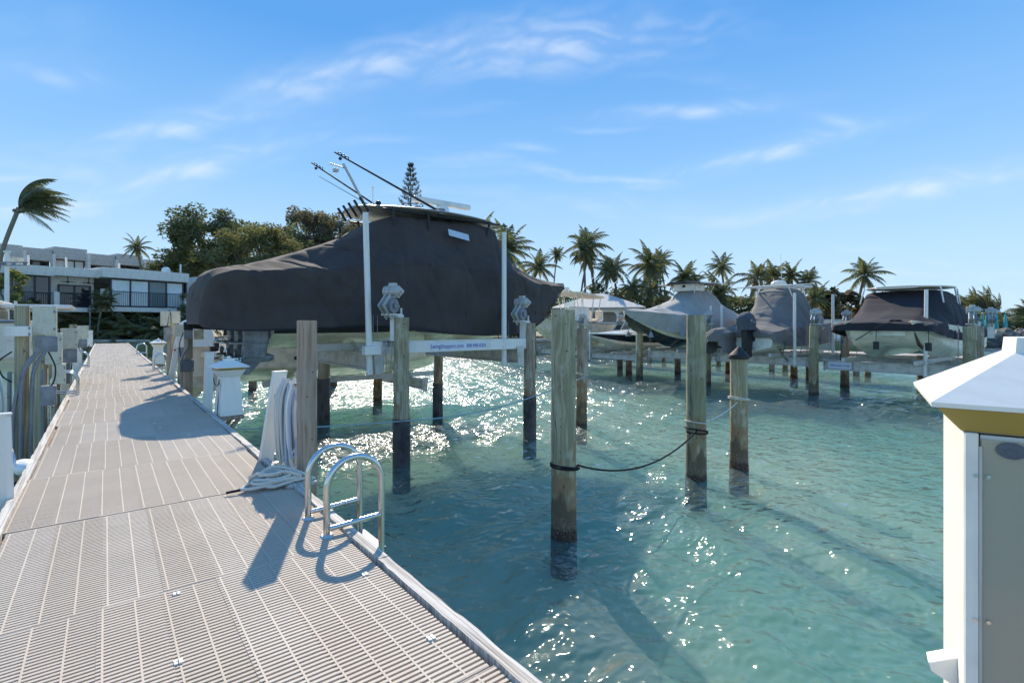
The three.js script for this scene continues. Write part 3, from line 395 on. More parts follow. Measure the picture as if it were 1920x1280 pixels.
// ---- lifts
const cable = mat({ color: 0x9a9a9c, roughness: 0.5, metalness: 0.6 });
const driveGeo = (() => { const zc = (r0, r1, h, z) => spun(new THREE.CylinderGeometry(r1, r0, h, 20), 'X', Math.PI / 2).translate(0, 0, z), barrel = [zc(0.092, 0.092, 0.26, 0), zc(0.1, 0.1, 0.03, 0.12), zc(0.085, 0.06, 0.05, 0.16), zc(0.1, 0.1, 0.03, -0.12), zc(0.03, 0.03, 0.05, 0.2), box(0.09, 0.07, 0.13, 0.02, 0.115, 0, 0.01), box(0.16, 0.02, 0.2, 0, -0.1, 0)]; for (let k = 0; k < 10; k++) { const th = k * 0.628; barrel.push(box(0.012, 0.02, 0.2, 0, 0.095, 0, 0).rotateZ(th)); }
  return { motor: merge(barrel), gear: merge(spun(box(0.34, 0.34, 0.03, 0, 0, 0.05, 0.01), 'Z', Math.PI / 4), spun(box(0.34, 0.34, 0.03, 0, 0, -0.05, 0.01), 'Z', Math.PI / 4), spun(box(0.24, 0.24, 0.1, 0, 0, 0, 0.01), 'Z', Math.PI / 4)), pulley: merge(zc(0.13, 0.13, 0.045, 0.1), zc(0.05, 0.05, 0.09, 0.11), ...[0, 1, 2, 3].map(k => zc(0.014, 0.014, 0.02, 0.075).translate(0.17 * Math.cos(k * 1.571), 0.17 * Math.sin(k * 1.571), 0))), bracket: merge(box(0.03, 0.46, 0.17, 0, -0.22, 0.06, 0.004), box(0.17, 0.46, 0.02, 0.07, -0.22, 0.14, 0.004), box(0.32, 0.03, 0.22, -0.02, 0.01, 0.02, 0.004), box(0.03, 0.12, 0.03, 0.14, 0.07, 0.1)) }; })();
function drive(parent, p, a, y, turn) { const d = sub('drive_unit', parent, pa(p, a, y), turn); part('motor', driveGeo.motor, M.alu, d).position.set(-0.05, 0.41, 0.05); part('gearbox', driveGeo.gear, M.alu, d).position.set(-0.12, 0.16, 0.03); part('pulley', driveGeo.pulley, M.aluDark, d).position.set(-0.12, 0.16, 0.03); part('bracket', driveGeo.bracket, M.pvc, d); return d; }
function ibeam(len, h = 0.3, w = 0.16) { return merge(box(0.02, h - 0.04, len, 0, 0, 0, 0), box(w, 0.025, len, 0, h / 2 - 0.012, 0, 0.003), box(w, 0.025, len, 0, -h / 2 + 0.012, 0, 0.003), ...[-1, 1].map(s => spun(prism([[-0.1, 0.2], [0.1, 0.2], [0.07, -0.2], [-0.07, -0.2]], 0.012, 0.002), 'Y', 0).translate(0, 0, s * len / 2))); }
function lift(o) {
  const t = thing('boat_lift', o.label, 'boat lift', V(0, 0, 0), 0, o.group), len = o.a2 - o.a1 - 0.5, ac = (o.a1 + o.a2) / 2;
  for (const p of [o.p1, o.p2]) { const b = part('cradle_beam', ibeam(len, o.h ?? 0.3), M.alu, t); b.position.copy(pa(p, ac, o.y)); }
  for (const s of [-1, 1]) { const b = sub('bunk', t); part('bunk_beam', box(o.bunkL ?? (o.p2 - o.p1 + 1.8), 0.14, 0.1, (o.p1 + o.p2) / 2 + (o.bunkX ?? 0), o.y + (o.h ?? 0.3) / 2 + 0.085, -(ac + s * (o.bunk ?? 0.75))), M.alu, b); for (const p of [o.p1, o.p2]) part('bunk_bracket', merge(bar(pa(p - 0.04, ac + s * ((o.bunk ?? 0.75) + 0.32), o.y + 0.14), pa(p - 0.04, ac + s * ((o.bunk ?? 0.75) + 0.02), o.y + 0.34), 0.06, 0.02), box(0.14, 0.03, 0.2, p, o.y + 0.165, -(ac + s * (o.bunk ?? 0.75)))), M.alu, b); }
  for (const [p, a, top, lean] of o.poles ?? []) part('guide_pole', rod(pa(p, a, o.y - 0.2), pa(p + (lean ?? 0), a, top), 0.055, 14, 0.05), M.pvc, t);
  for (const [p, a, y, turn] of o.drives ?? []) { drive(t, p, a, y, turn); const s = a > ac ? -1 : 1, q = p < (o.p1 + o.p2) / 2 ? o.p1 : o.p2; part('cable', merge([-0.04, 0.04].map(e => rod(pa(q + e, a + s * 0.3, y), pa(q + e, a + s * 0.3, o.y - 0.1), 0.006, 5))), cable, t); }
  return t;
}
{
  const t = lift({ label: 'aluminium boat lift holding up the big charcoal covered boat, with a lettered stopper beam', p1: 3.75, p2: 6.95, a1: 8.2, a2: 12.7, y: 1.83, h: 0.32, bunk: 0.85, poles: [[3.6, 8.5, 4.43, -0.08], [6.62, 8.6, 4.45]], drives: [[3.92, 8.32, 2.66, 0.5], [7.1, 8.62, 2.56, 0.3], [4.2, 12.8, 2.55, 2.8], [7.05, 12.1, 2.55, 2.8]] });
  const sb = part('stopper_beam', merge(box(3.6, 0.2, 0.05, 5.4, 2.08, -8.5, 0.006), box(3.6, 0.02, 0.12, 5.4, 2.19, -8.53, 0.003)), M.pvc, t);
  const c = document.createElement('canvas'); c.width = 1024; c.height = 118; const x = c.getContext('2d'); x.fillStyle = '#dfe1e6'; x.fillRect(0, 0, 1024, 118); x.fillStyle = '#2a2f86'; x.textBaseline = 'middle'; for (const [w, x0, wd] of [['SwingStoppers.com', 8, 590], ['800-998-0203', 645, 370]]) { let fs = 90; do { x.font = `bold ${fs}px sans-serif`; fs -= 2; } while (x.measureText(w).width > wd); x.save(); x.translate(x0, 62); x.scale(1, 1.25); x.fillText(w, 0, 0); x.restore(); }
  const tx = new THREE.CanvasTexture(c); tx.colorSpace = THREE.SRGBColorSpace; const pl = part('lettering', new THREE.PlaneGeometry(1.3, 0.15), mat({ map: tx, roughness: 0.45 }), sb); pl.position.set(5.42, 2.085, -8.5 + 0.0285);
  part('end_box', box(0.3, 0.15, 0.14, 3.6, 2.05, -8.42, 0.01), M.pvc, t);
  part('pulley_block', merge(box(0.28, 0.12, 0.16, 3.95, 2.16, -8.55, 0.01), rod(pa(3.88, 8.45, 2.2), pa(3.88, 8.45, 1.7), 0.012), rod(pa(3.98, 8.45, 2.2), pa(3.98, 8.45, 1.7), 0.012)), M.alu, t);
}
// ---- boat in the next slip, seen under the big one: pale hull and a white outboard
{
  const t = thing('skiff', 'pale beige hulled boat with a white outboard, partly hidden behind the big covered boat', 'boat', pa(2.5, 15.2)), rows = hullRows({ L: 8.2, B: 1.3, K: 0.98, S: 2.15, bow: 0.25 });
  part('hull', hullBand(rows, 0, 16), M.gelBeige, t); part('deck', hullCap(rows), M.gel, t); part('rub_rail', rubRail(rows), M.black, t); part('drain_fitting', spun(new THREE.CylinderGeometry(0.05, 0.05, 0.03, 12), 'X', Math.PI / 2).translate(1.4, 1.62, 1.22), M.black, t);
  part('console', box(1.2, 0.7, 0.9, 3, 2.4, 0, 0.08), M.gelBeige, t);
  part('transom_bracket', merge(box(0.7, 0.14, 1.6, -0.3, 1.75, 0, 0.03), box(0.6, 0.8, 0.5, -0.25, 1.25, 0.5, 0.05)), M.gelBeige, t);
  outboard(t, -0.35, 2.0, 0.2, { cowlMat: M.white, stripe: true, size: 1.1, legMat: M.gelBeige });
  lift({ label: 'aluminium boat lift under the pale hull behind the big covered boat', p1: 4.1, p2: 7.4, a1: 13.2, a2: 17.2, y: 0.72, h: 0.28 });
}

// ---- far row of lifts
const farDrives = (a1, a2) => [[FARP + 0.05, a1 + 0.02, 2.5, 0.2], [FARP + 0.05, a2 - 0.1, 2.5, 2.9], [FARP2, a1 + 0.1, 2.5, 0.2], [FARP2, a2, 2.5, 2.9]];
const signMat = textMat([['305-522-1120', 128, 44]], 256, 88, '#3a4a8a', '#c6c9d2', 'bold 34px sans-serif');
{
  const L1 = lift({ label: 'boat lift with a printed beam under the twin hulled boat with the black cover', p1: FARP + 0.28, p2: FARP2, a1: 3.3, a2: 7.45, y: 1.1, h: 0.32, bunk: 0.95, poles: [[19.62, 4.38, 3.57, 0.12], [22.4, 3.6, 2.6], [22.7, 8.0, 3.7]], drives: farDrives(3.3, 7.45), group: 'far boat lifts' });
  const s = part('sign', new THREE.PlaneGeometry(0.72, 0.24), signMat, L1); s.rotation.y = -Math.PI / 2; s.position.copy(pa(FARP + 0.19, 6.7, 1.1));
  lift({ label: 'boat lift carrying the boat with the dark grey cover and radar dome', p1: FARP + 0.28, p2: FARP2, a1: 7.45, a2: 11.5, y: 1.15, h: 0.3, bunk: 0.8, poles: [[19.7, 8.2, 3.65], [20, 11.2, 3.3]], drives: farDrives(7.45, 11.5), group: 'far boat lifts' });
  lift({ label: 'boat lift carrying the boat with the light grey cover', p1: FARP + 0.28, p2: FARP2, a1: 11.5, a2: 14.9, y: 1.15, h: 0.3, bunk: 0.7, poles: [[20.2, 11.8, 3.3]], drives: farDrives(11.5, 14.9), group: 'far boat lifts' });
  lift({ label: 'boat lift carrying the black and white bowrider', p1: FARP + 0.28, p2: FARP2, a1: 14.9, a2: 18.6, y: 0.92, h: 0.26, bunk: 0.7, poles: [[19.6, 15.2, 2.3], [19.6, 18.2, 2.2]], drives: farDrives(14.9, 18.6), group: 'far boat lifts' });
  lift({ label: 'boat lift carrying the cream centre console boat', p1: FARP + 0.28, p2: FARP2, a1: 18.6, a2: 22.4, y: 0.98, h: 0.26, bunk: 0.7, poles: [[19.6, 19, 2.4]], drives: farDrives(18.6, 22.4), group: 'far boat lifts' });
}
// twin hulled boat, black cover
{
  const t = thing('catamaran', 'white twin hulled power boat under a black cover on the far lift', 'boat', pa(26.2, 5.35), Math.PI), L = 7.6;
  const rows = hullRows({ L, B: 0.56, K: 1.34, S: 2.35, bow: 0.25, full: 0.6, pw: 2.6 }, 30);
  for (const s of [-1, 1]) { const h = sub('hull', t, V(0, 0, s * 0.88)); part('hull_shell', hullBand(rows, 0, 16), M.gelGreen, h); part('hull_deck', hullCap(rows), M.gelGreen, h); part('seam_line', tube(rows.map(r => V(r[5][0], r[5][1] + 0.02, r[5][2] + 0.01)), 0.008, 40, 5), M.boxGrey, h); part('eye_bolt', new THREE.SphereGeometry(0.03, 10, 8).translate(L * 0.86, 1.95, 0.42), M.rubber, h); }
  part('tunnel', loft([[0, 1.75], [6.2, 1.8], [6.9, 1.95], [7.2, 2.25], [7.25, 2.5]].map(([x, y]) => [-0.85, -0.4, 0, 0.4, 0.85].map(z => [x, y - 0.12 * Math.abs(z), z]))), M.gelGreen, t);
  part('bow_panel', box(0.06, 0.42, 0.85, 7.35, 2.36, -0.25, 0.02), M.gel, t);
  part('cover', coverGeo([[0.2, 2.05, 1.5, 2.25, 1.48, 2.35, 1.1], [1.2, 2.02, 1.5, 2.5, 1.45, 2.9, 0.9], [2.6, 1.96, 1.5, 2.6, 1.42, 3.45, 1.0], [3.4, 1.96, 1.49, 2.65, 1.4, 3.6, 1.05], [5.0, 2.02, 1.48, 2.62, 1.4, 3.62, 1.05], [5.5, 2.06, 1.47, 2.6, 1.38, 3.35, 0.95], [6.2, 2.12, 1.46, 2.55, 1.38, 2.95, 0.8], [7.0, 2.22, 1.42, 2.52, 1.36, 2.68, 0.75], [7.42, 2.28, 1.34, 2.5, 1.28, 2.58, 0.8], [7.52, 2.3, 1.25, 2.46, 1.2, 2.54, 0.75]], 31, 0.9, 110), M.coverBlack, t);
  const top = []; for (let j = 0; j <= 16; j++) { const s = j / 16, e = Math.pow(Math.sin(Math.PI * clamp(s * 0.94 + 0.03)), 0.3); top.push([...Array(17)].map((_, i) => { const th = i / 16 * Math.PI * 2, c = Math.cos(th), sn = Math.sin(th); return [2.7 + 2.9 * s, 3.78 - 0.05 * s + 0.045 * Math.sign(sn) * Math.pow(Math.abs(sn), 0.6), 1.22 * e * Math.sign(c) * Math.pow(Math.abs(c), 0.5)]; })); }
  part('hardtop', loft(top, true), M.gelBeige, t);
  const fr = []; for (const s of [-1, 1]) for (const x of [3.0, 3.3, 5.2]) fr.push(rod(V(x, 3.75, s * 1.05), V(x + 0.1, 3.2, s * 1.15), 0.024)); part('hardtop_frame', merge(fr), M.pvc, t);
  part('bow_rope', ropeTube([V(7.5, 2.62, -0.5), V(7.62, 2.5, -0.2), V(7.6, 2.3, 0.15), V(7.56, 2.12, 0.4), V(7.5, 2.0, 0.6)], 0.014, 40), M.ropeBlack, t);
  part('cleat', box(0.12, 0.06, 0.3, 7.3, 2.62, -0.4, 0.02), M.black, t);
  for (const z of [0.06, 1.35]) part('weight', merge(rod(V(7.5, 2.3, -z + 0.1), V(7.5, 1.95, -z + 0.1), 0.01), cyl(0.08, 0.08, 0.24, 7.5, 1.85, -z + 0.1, 12)), M.black, t);
}
// centre console, dark grey cover, stern with a covered outboard towards the water
{
  const t = thing('centre_console_boat', 'boat under a dark grey tent shaped cover with radar dome and covered outboard', 'boat', pa(18.9, 9.7)), rows = hullRows({ L: 7.6, B: 1.25, K: 1.42, S: 2.25, bow: 0.35 });
  part('hull', hullBand(rows, 0, 16), M.gelGreen, t); part('deck', hullCap(rows), M.gel, t);
  part('cover', coverGeo([[-0.12, 2.0, 1.05, 2.15, 1.1, 2.22, 0.7], [0.0, 1.82, 1.25, 2.25, 1.22, 2.35, 0.7], [0.9, 1.7, 1.32, 2.36, 1.25, 2.6, 0.5], [1.8, 1.68, 1.34, 2.42, 1.27, 3.25, 0.45], [2.5, 1.68, 1.34, 2.45, 1.27, 3.88, 0.62], [3.7, 1.7, 1.33, 2.45, 1.26, 3.9, 0.62], [4.4, 1.75, 1.28, 2.48, 1.2, 3.3, 0.4], [5.4, 1.85, 1.12, 2.55, 1.02, 2.85, 0.3], [6.6, 2.05, 0.75, 2.6, 0.68, 2.72, 0.2], [7.5, 2.4, 0.2, 2.62, 0.18, 2.66, 0.06]], 47, 1.1, 130), M.coverDark, t);
  const rails = []; for (const s of [-1, 1]) { rails.push(rod(V(1.7, 4.0, s * 0.85), V(4.0, 4.08, s * 0.85), 0.025), rod(V(2.4, 4.02, s * 0.6), V(2.5, 3.6, s * 0.7), 0.025), rod(V(3.7, 4.02, s * 0.6), V(3.7, 3.6, s * 0.7), 0.025)); } for (let k = 0; k < 7; k++) rails.push(rod(V(1.75 + k * 0.36, 4.02, -0.9), V(1.75 + k * 0.36, 4.02, 0.9), 0.02)); for (const z of [-1.6, 1.6]) rails.push(rod(V(2.0, 4.06, 0), V(2.0, 4.02, z), 0.022)); part('top_frame', merge(rails), M.pvc, t);
  const rd = sub('radar', t, V(2.9, 4.08, 0)); part('dome', new THREE.LatheGeometry([[0.001, 0.24], [0.2, 0.22], [0.28, 0.15], [0.3, 0.08], [0.27, 0], [0.001, 0]].map(v => new THREE.Vector2(...v)), 24), M.white, rd);
  part('whip_antenna', rod(V(2.3, 4.05, 0.4), V(2.05, 5.3, 0.45), 0.012, 6, 0.005), M.pvc, t);
  const rigs = []; for (const s of [-1, 1]) for (const x of [1.9, 2.3]) rigs.push(rod(V(x, 4.05, s * 0.3), V(x - 0.12, 4.28, s * 0.3), 0.022)); part('rod_holder', merge(rigs), M.pvc, t);
  const lm = textMat([['300', 74, 34, 'bold 40px sans-serif'], ['E-TEC', 186, 66, 'bold 26px sans-serif']], 256, 128, '#d6d8dd', '#4b4c52', 'bold 30px sans-serif');
  outboard(t, -0.05, 2.35, 0.3, { cowlMat: cloth(0x55565c), cowlW: 1.12, legMat: M.black, letter: lm, letterSide: 1 });
  const skirt = part('engine_skirt', coverGeo([[-1.05, 1.9, 0.2, 2.1, 0.25, 2.2, 0.1], [-0.9, 1.5, 0.42, 2.2, 0.42, 2.36, 0.15], [-0.3, 1.4, 0.5, 2.25, 0.48, 2.42, 0.2], [0.1, 1.6, 0.45, 2.25, 0.42, 2.36, 0.2]], 5, 1, 40), M.coverDark, t); skirt.position.set(0.2, -0.05, -0.75);
  for (let k = 0; k < 3; k++) part('strap', bar(V(0.5 + k * 1.5, 1.9, 1.33), V(0.7 + k * 1.5, 1.3, 1.1), 0.02, 0.004), M.black, t);
  part('trailing_lines', merge([0.2, 0.5].map((z, k) => tube([V(0.4, 1.7, 1.0 + z * 0.3), V(0.55, 1.35, 1.2), V(0.9 + k * 0.2, 1.0, 1.35)], 0.01, 16, 5))), M.ropeBlack, t);
}
// centre console, light grey cover, bow towards the water
{
  const t = thing('centre_console_boat', 'boat under a light grey cover with a black T-top and dark hull bottom', 'boat', pa(25.2, 13.15), Math.PI), rows = hullRows({ L: 8.9, B: 1.3, K: 1.48, S: 2.5, bow: 0.5, full: 0.35 });
  part('hull', hullBand(rows, 5, 16), M.gelGreen, t); part('hull_bottom', hullBand(rows, 0, 5), M.navy, t); part('deck', hullCap(rows), M.gel, t);
  part('cover', coverGeo([[0, 2.0, 1.25, 2.4, 1.25, 2.5, 0.9], [1.2, 2.0, 1.36, 2.6, 1.3, 2.9, 0.7], [2.6, 1.98, 1.38, 2.68, 1.32, 3.5, 0.55], [3.6, 1.98, 1.38, 2.72, 1.32, 4.0, 0.55], [4.6, 2.0, 1.36, 2.76, 1.3, 4.0, 0.52], [5.4, 2.02, 1.3, 2.82, 1.26, 3.62, 0.42], [6.6, 2.1, 1.1, 2.9, 1.12, 3.28, 0.35], [7.8, 2.32, 0.68, 2.98, 0.82, 3.12, 0.28], [8.6, 2.62, 0.28, 3.03, 0.42, 3.1, 0.14], [8.98, 2.9, 0.04, 3.05, 0.07, 3.08, 0.03]], 59, 0.8, 140), M.coverGrey, t);
  const top = []; for (let j = 0; j <= 16; j++) { const s = j / 16, e = Math.pow(Math.sin(Math.PI * clamp(s * 0.94 + 0.03)), 0.3); top.push([...Array(17)].map((_, i) => { const th = i / 16 * Math.PI * 2, c = Math.cos(th), sn = Math.sin(th); return [3.1 + 2.3 * s, 4.36 + 0.03 * Math.sign(sn) * Math.pow(Math.abs(sn), 0.6) - 0.06 * c * c, 1.15 * e * Math.sign(c) * Math.pow(Math.abs(c), 0.5)]; })); }
  part('t_top', loft(top, true), M.black, t);
  const fr = []; for (const s of [-1, 1]) { fr.push(rod(V(3.3, 4.32, s * 1.08), V(5.3, 4.3, s * 1.08), 0.028), rod(V(3.6, 4.3, s * 0.7), V(3.6, 3.9, s * 0.5), 0.026), rod(V(4.9, 4.3, s * 0.7), V(4.9, 3.9, s * 0.5), 0.026)); } part('t_top_frame', merge(fr), M.pvc, t);
  part('electronics_box', box(0.8, 0.36, 1.1, 4.5, 4.16, 0, 0.05), M.gel, t); part('spotlight', new THREE.SphereGeometry(0.06, 12, 8).translate(4.93, 4.2, 0), M.black, t);
  for (const [x, z] of [[8.2, -0.65], [6.9, -1.2], [7.6, 0.95]]) part('weight', merge(rod(V(x, 2.55, z), V(x, 2.2, z), 0.01), cyl(0.12, 0.03, 0.22, x, 2.1, z, 14)), M.boxGrey, t);
  part('rocket_launcher', merge([-0.4, -0.13, 0.13, 0.4].map(z => rod(V(3.1, 4.3, z), V(2.9, 4.55, z), 0.022))), M.pvc, t);
}
// bowrider
{
  const t = thing('bowrider', 'small white bowrider with a black hull band, windscreen and folded black bimini', 'boat', pa(25.0, 16.8), Math.PI), rows = hullRows({ L: 6.9, B: 1.15, K: 1.14, S: 1.95, bow: 0.12, full: 0.4 });
  part('hull_bottom', hullBand(rows, 0, 9), M.gelGreen, t); part('hull_band', hullBand(rows, 9, 15), M.navy, t); part('gunwale', hullBand(rows, 15, 16, 0.01), M.gel, t); part('deck', hullCap(rows), M.gel, t); part('rub_rail', rubRail(rows, 0.035), M.white, t);
  part('fore_deck', loft([[3.2, 2.3, 0.95], [4.2, 2.24, 0.88], [5.4, 2.16, 0.6], [6.3, 2.1, 0.25], [6.75, 2.06, 0.05]].map(([x, y, w]) => [-1, -0.5, 0, 0.5, 1].map(s => [x, y - 0.1 * s * s, w * s]))), M.gel, t);
  for (const s of [-1, 1]) { const w = sub('windscreen', t); part('pane', prism([[2.6, 2.2], [4.2, 2.2], [3.6, 2.62], [2.6, 2.66]], 0.012, 0).translate(0, 0, s * 0.9), M.glassDark, w); part('frame', merge(rod(V(4.2, 2.2, s * 0.9), V(3.6, 2.62, s * 0.9), 0.018), rod(V(3.6, 2.62, s * 0.9), V(2.6, 2.66, s * 0.9), 0.018), rod(V(3.4, 2.2, s * 0.9), V(3.1, 2.64, s * 0.9), 0.014)), M.alu, w); }
  const wf = sub('windscreen', t); part('pane', bar(V(4.1, 2.42, -0.88), V(4.1, 2.42, 0.88), 0.012, 0.44), M.glassClear, wf); part('frame', merge([-0.85, -0.3, 0.3, 0.85].map(z => rod(V(4.3, 2.2, z), V(3.9, 2.66, z), 0.018))), M.pvc, wf);
  part('bimini', loft([[1.6, 2.95], [2.2, 3.05], [3.0, 3.06], [3.7, 2.95], [3.8, 2.82]].map(([x, y]) => [-1, -0.7, 0, 0.7, 1].map(s => [x, y - 0.16 * s * s * s * s, s * 0.95]))), M.coverBlack, t);
  part('bimini_frame', merge([-1, 1].map(s => [rod(V(2.6, 2.2, s * 0.95), V(1.7, 2.9, s * 0.92), 0.014), rod(V(2.6, 2.2, s * 0.95), V(3.7, 2.85, s * 0.92), 0.014)]).flat()), M.steel, t);
  part('seat', merge(box(0.5, 0.5, 0.6, 2.2, 2.2, 0.45, 0.08), box(0.5, 0.5, 0.6, 2.2, 2.2, -0.45, 0.08)), M.gel, t);
  part('registration_mark', box(0.1, 0.07, 0.006, 5.0, 2.06, -0.93, 0.001), M.red, t);
}
// cream centre console with a T-top, behind
{
  const t = thing('centre_console_boat', 'cream centre console boat with a beige T-top and white leaning posts beyond the bowrider', 'boat', pa(25.4, 20.6), Math.PI), rows = hullRows({ L: 8.1, B: 1.3, K: 1.2, S: 2.45, bow: 0.5, full: 0.35 });
  part('hull', hullBand(rows, 0, 16), M.gelBeige, t); part('deck', hullCap(rows), M.gel, t); part('rub_rail', rubRail(rows), M.boxGrey, t);
  const top = []; for (let j = 0; j <= 16; j++) { const s = j / 16, e = Math.pow(Math.sin(Math.PI * clamp(s * 0.94 + 0.03)), 0.3); top.push([...Array(17)].map((_, i) => { const th = i / 16 * Math.PI * 2, c = Math.cos(th), sn = Math.sin(th); return [2.6 + 3.4 * s, 4.05 + 0.25 * s + 0.05 * Math.sign(sn) * Math.pow(Math.abs(sn), 0.6), 1.15 * e * Math.sign(c) * Math.pow(Math.abs(c), 0.5)]; })); }
  part('t_top', loft(top, true), M.gelBeige, t);
  const fr = []; for (const s of [-1, 1]) for (const [x, d] of [[3.1, 0.2], [3.7, 0.1], [4.6, -0.2], [5.1, -0.5]]) fr.push(rod(V(x, 4.1, s * 0.75), V(x + d, 2.5, s * 0.65), 0.028)); part('t_top_frame', merge(fr), M.pvc, t);
  part('console', merge(box(1.1, 1.2, 0.9, 4.2, 2.9, 0, 0.12), box(0.7, 0.5, 0.9, 5.3, 2.7, 0, 0.1)), M.gel, t); part('windscreen', bar(V(4.85, 3.65, -0.42), V(4.85, 3.65, 0.42), 0.01, 0.5), M.glassClear, t);
  const seats = []; for (const z of [-0.45, 0.45]) { const c = part('seat', merge(box(0.16, 0.6, 0.55, 2.9, 3.0, z, 0.07), box(0.5, 0.16, 0.55, 3.15, 2.75, z, 0.06)), M.gelBeige, t); }
  part('outrigger', merge(rod(V(3.2, 4.2, -0.9), V(1.2, 5.7, -1.3), 0.022, 8, 0.01), rod(V(3.2, 4.2, 0.9), V(1.2, 5.7, 1.3), 0.022, 8, 0.01)), M.pvc, t);
  part('radar_dome', new THREE.LatheGeometry([[0.001, 0.2], [0.2, 0.17], [0.24, 0.08], [0.2, 0], [0.001, 0]].map(v => new THREE.Vector2(...v)), 18).translate(5.2, 4.4, 0), M.white, t);
}
// ---- boats on the left of the dock
{
  const t = thing('motor_boat', 'white boat with a grey rubbing strake on a lift left of the dock', 'boat', pa(-1.75, 13.2), 0), rows = hullRows({ L: 8, B: 1.35, K: 1.62, S: 2.55, bow: 0.3 });
  t.position.copy(pa(-1.0, 13.2)).multiplyScalar(U); t.rotation.y = Math.PI;
  part('hull', hullBand(rows, 0, 16), M.gel, t); part('deck', hullCap(rows), M.gel, t); part('rub_rail', rubRail(rows, 0.03), M.boxGrey, t);
  part('cabin', box(3.4, 0.4, 1.9, 2.2, 2.64, 0, 0.1), M.gelGreen, t); part('cabin_top', box(3.9, 0.1, 2.3, 2.4, 2.88, 0, 0.04), M.gel, t); part('swim_deck', box(1.0, 0.08, 1.6, 0.0, 2.83, 0.5, 0.03), M.gel, t);
  part('rail', merge(rod(V(1.8, 2.6, 1.1), V(1.4, 3.35, 1.1), 0.04), rod(V(0.2, 2.6, -1.1), V(0.2, 2.9, -1.1), 0.02)), M.pvc, t);
  lift({ label: 'boat lift holding the white boat left of the dock', p1: -6.2, p2: -2.9, a1: 11.2, a2: 15.4, y: 1.35, h: 0.26 });
  const u = thing('inflatable_dinghy', 'grey dinghy with a black rubbing band floating low left of the dock', 'dinghy', pa(-1.0, 11.6), Math.PI), r2 = hullRows({ L: 4.2, B: 0.9, K: 0.1, S: 0.72, bow: 0.25 });
  part('hull', hullBand(r2, 0, 11), M.gelBeige, u); part('rubbing_band', hullBand(r2, 11, 13, 0.01), M.black, u); part('upper_side', hullBand(r2, 13, 16), M.boxGrey, u); part('deck', hullCap(r2), M.boxGrey, u); part('seat', box(0.9, 0.2, 0.5, 1.6, 0.85, 0, 0.08), M.boxSlate, u); part('steering_console', box(0.4, 0.45, 0.5, 2.5, 0.95, 0, 0.08), M.boxGrey, u);
}

// ---------------------------------------------------------------- things along the dock
U = 1;
// ladder: two steel hoops from the deck over the edge into the water, treads between them
function ladder(p, a, side, label, group, h = 0.56, w = 0.45) {
  const t = thing('dock_ladder', label, 'ladder', pa(p, a, DECK), 0, group), s = side;
  for (const da of [0, w]) {
    const pts = [V(0, 0, 0), V(0, h * 0.62, 0)]; for (let k = 1; k < 12; k++) { const th = Math.PI - k / 12 * Math.PI; pts.push(V(s * (0.22 + 0.22 * Math.cos(th)), h * 0.62 + 0.22 * Math.sin(th), 0)); } pts.push(V(s * 0.44, h * 0.62, 0), V(s * 0.44, 0, 0), V(s * 0.44, -2.1, 0));
    const path = new THREE.CurvePath(); for (let i = 0; i < pts.length - 1; i++) path.add(new THREE.LineCurve3(pts[i], pts[i + 1]));
    const g = tube(pts, 0.026, 120, 12, 0.3); const hoop = part('handrail', g, M.steel, t); hoop.position.z = -da;
    part('brace', rod(V(0, 0.05, -da), V(s * 0.44, 0.07, -da), 0.021, 10), M.steel, t); part('foot_flange', cyl(0.05, 0.04, 0.012, 0, 0.008, -da, 14), M.steel, t);
  }
  for (const y of [-0.22, -0.5, -0.8, -1.1, -1.4, -1.7]) part('tread', box(0.09, 0.03, w, s * 0.44, y, -w / 2, 0.008), M.aluDark, t);
  return t;
}
ladder(1.31, 3.9, 1, 'shiny steel dock ladder with two hoops beside the coiled rope');
ladder(-0.5, 15.2, -1, 'steel dock ladder beside the grey electrical boxes left of the dock', null, 0.5);
ladder(-0.42, 1.5, -1, 'steel dock ladder at the near left corner of the deck');
ladder(1.32, 21.6, 1, 'steel dock ladder in front of the farther white pedestal', 'ladders towards the shore', 0.56, 0.5);
ladder(1.32, 34, 1, 'steel dock ladder beyond the farther white pedestal', 'ladders towards the shore end');
ladder(-0.5, 25, -1, 'steel dock ladder on the left edge towards the shore');
{ const t = thing('grab_rail', 'bent steel grab rail reaching down outside the left dock edge', 'rail', pa(-0.8, 8.7, DECK)); part('tube', tube([V(-0.35, 0.62, -1.0), V(-0.32, 0.5, -0.4), V(-0.2, 0.32, 0.1), V(-0.06, 0.16, 0.5), V(-0.02, 0.0, 0.62), V(-0.02, -0.25, 0.62)], 0.03, 60, 12), M.steel, t); part('loop', tube([V(-0.9, 0.2, -1.2), V(-0.78, 0.36, -1.1), V(-0.66, 0.3, -1.0), V(-0.66, 0.1, -1.0), V(-0.78, 0, -1.1), V(-1.0, -0.05, -1.2)], 0.028, 50, 10), M.steel, t); part('clamp', box(0.1, 0.05, 0.1, -0.02, -0.22, 0.62), M.black, t); }

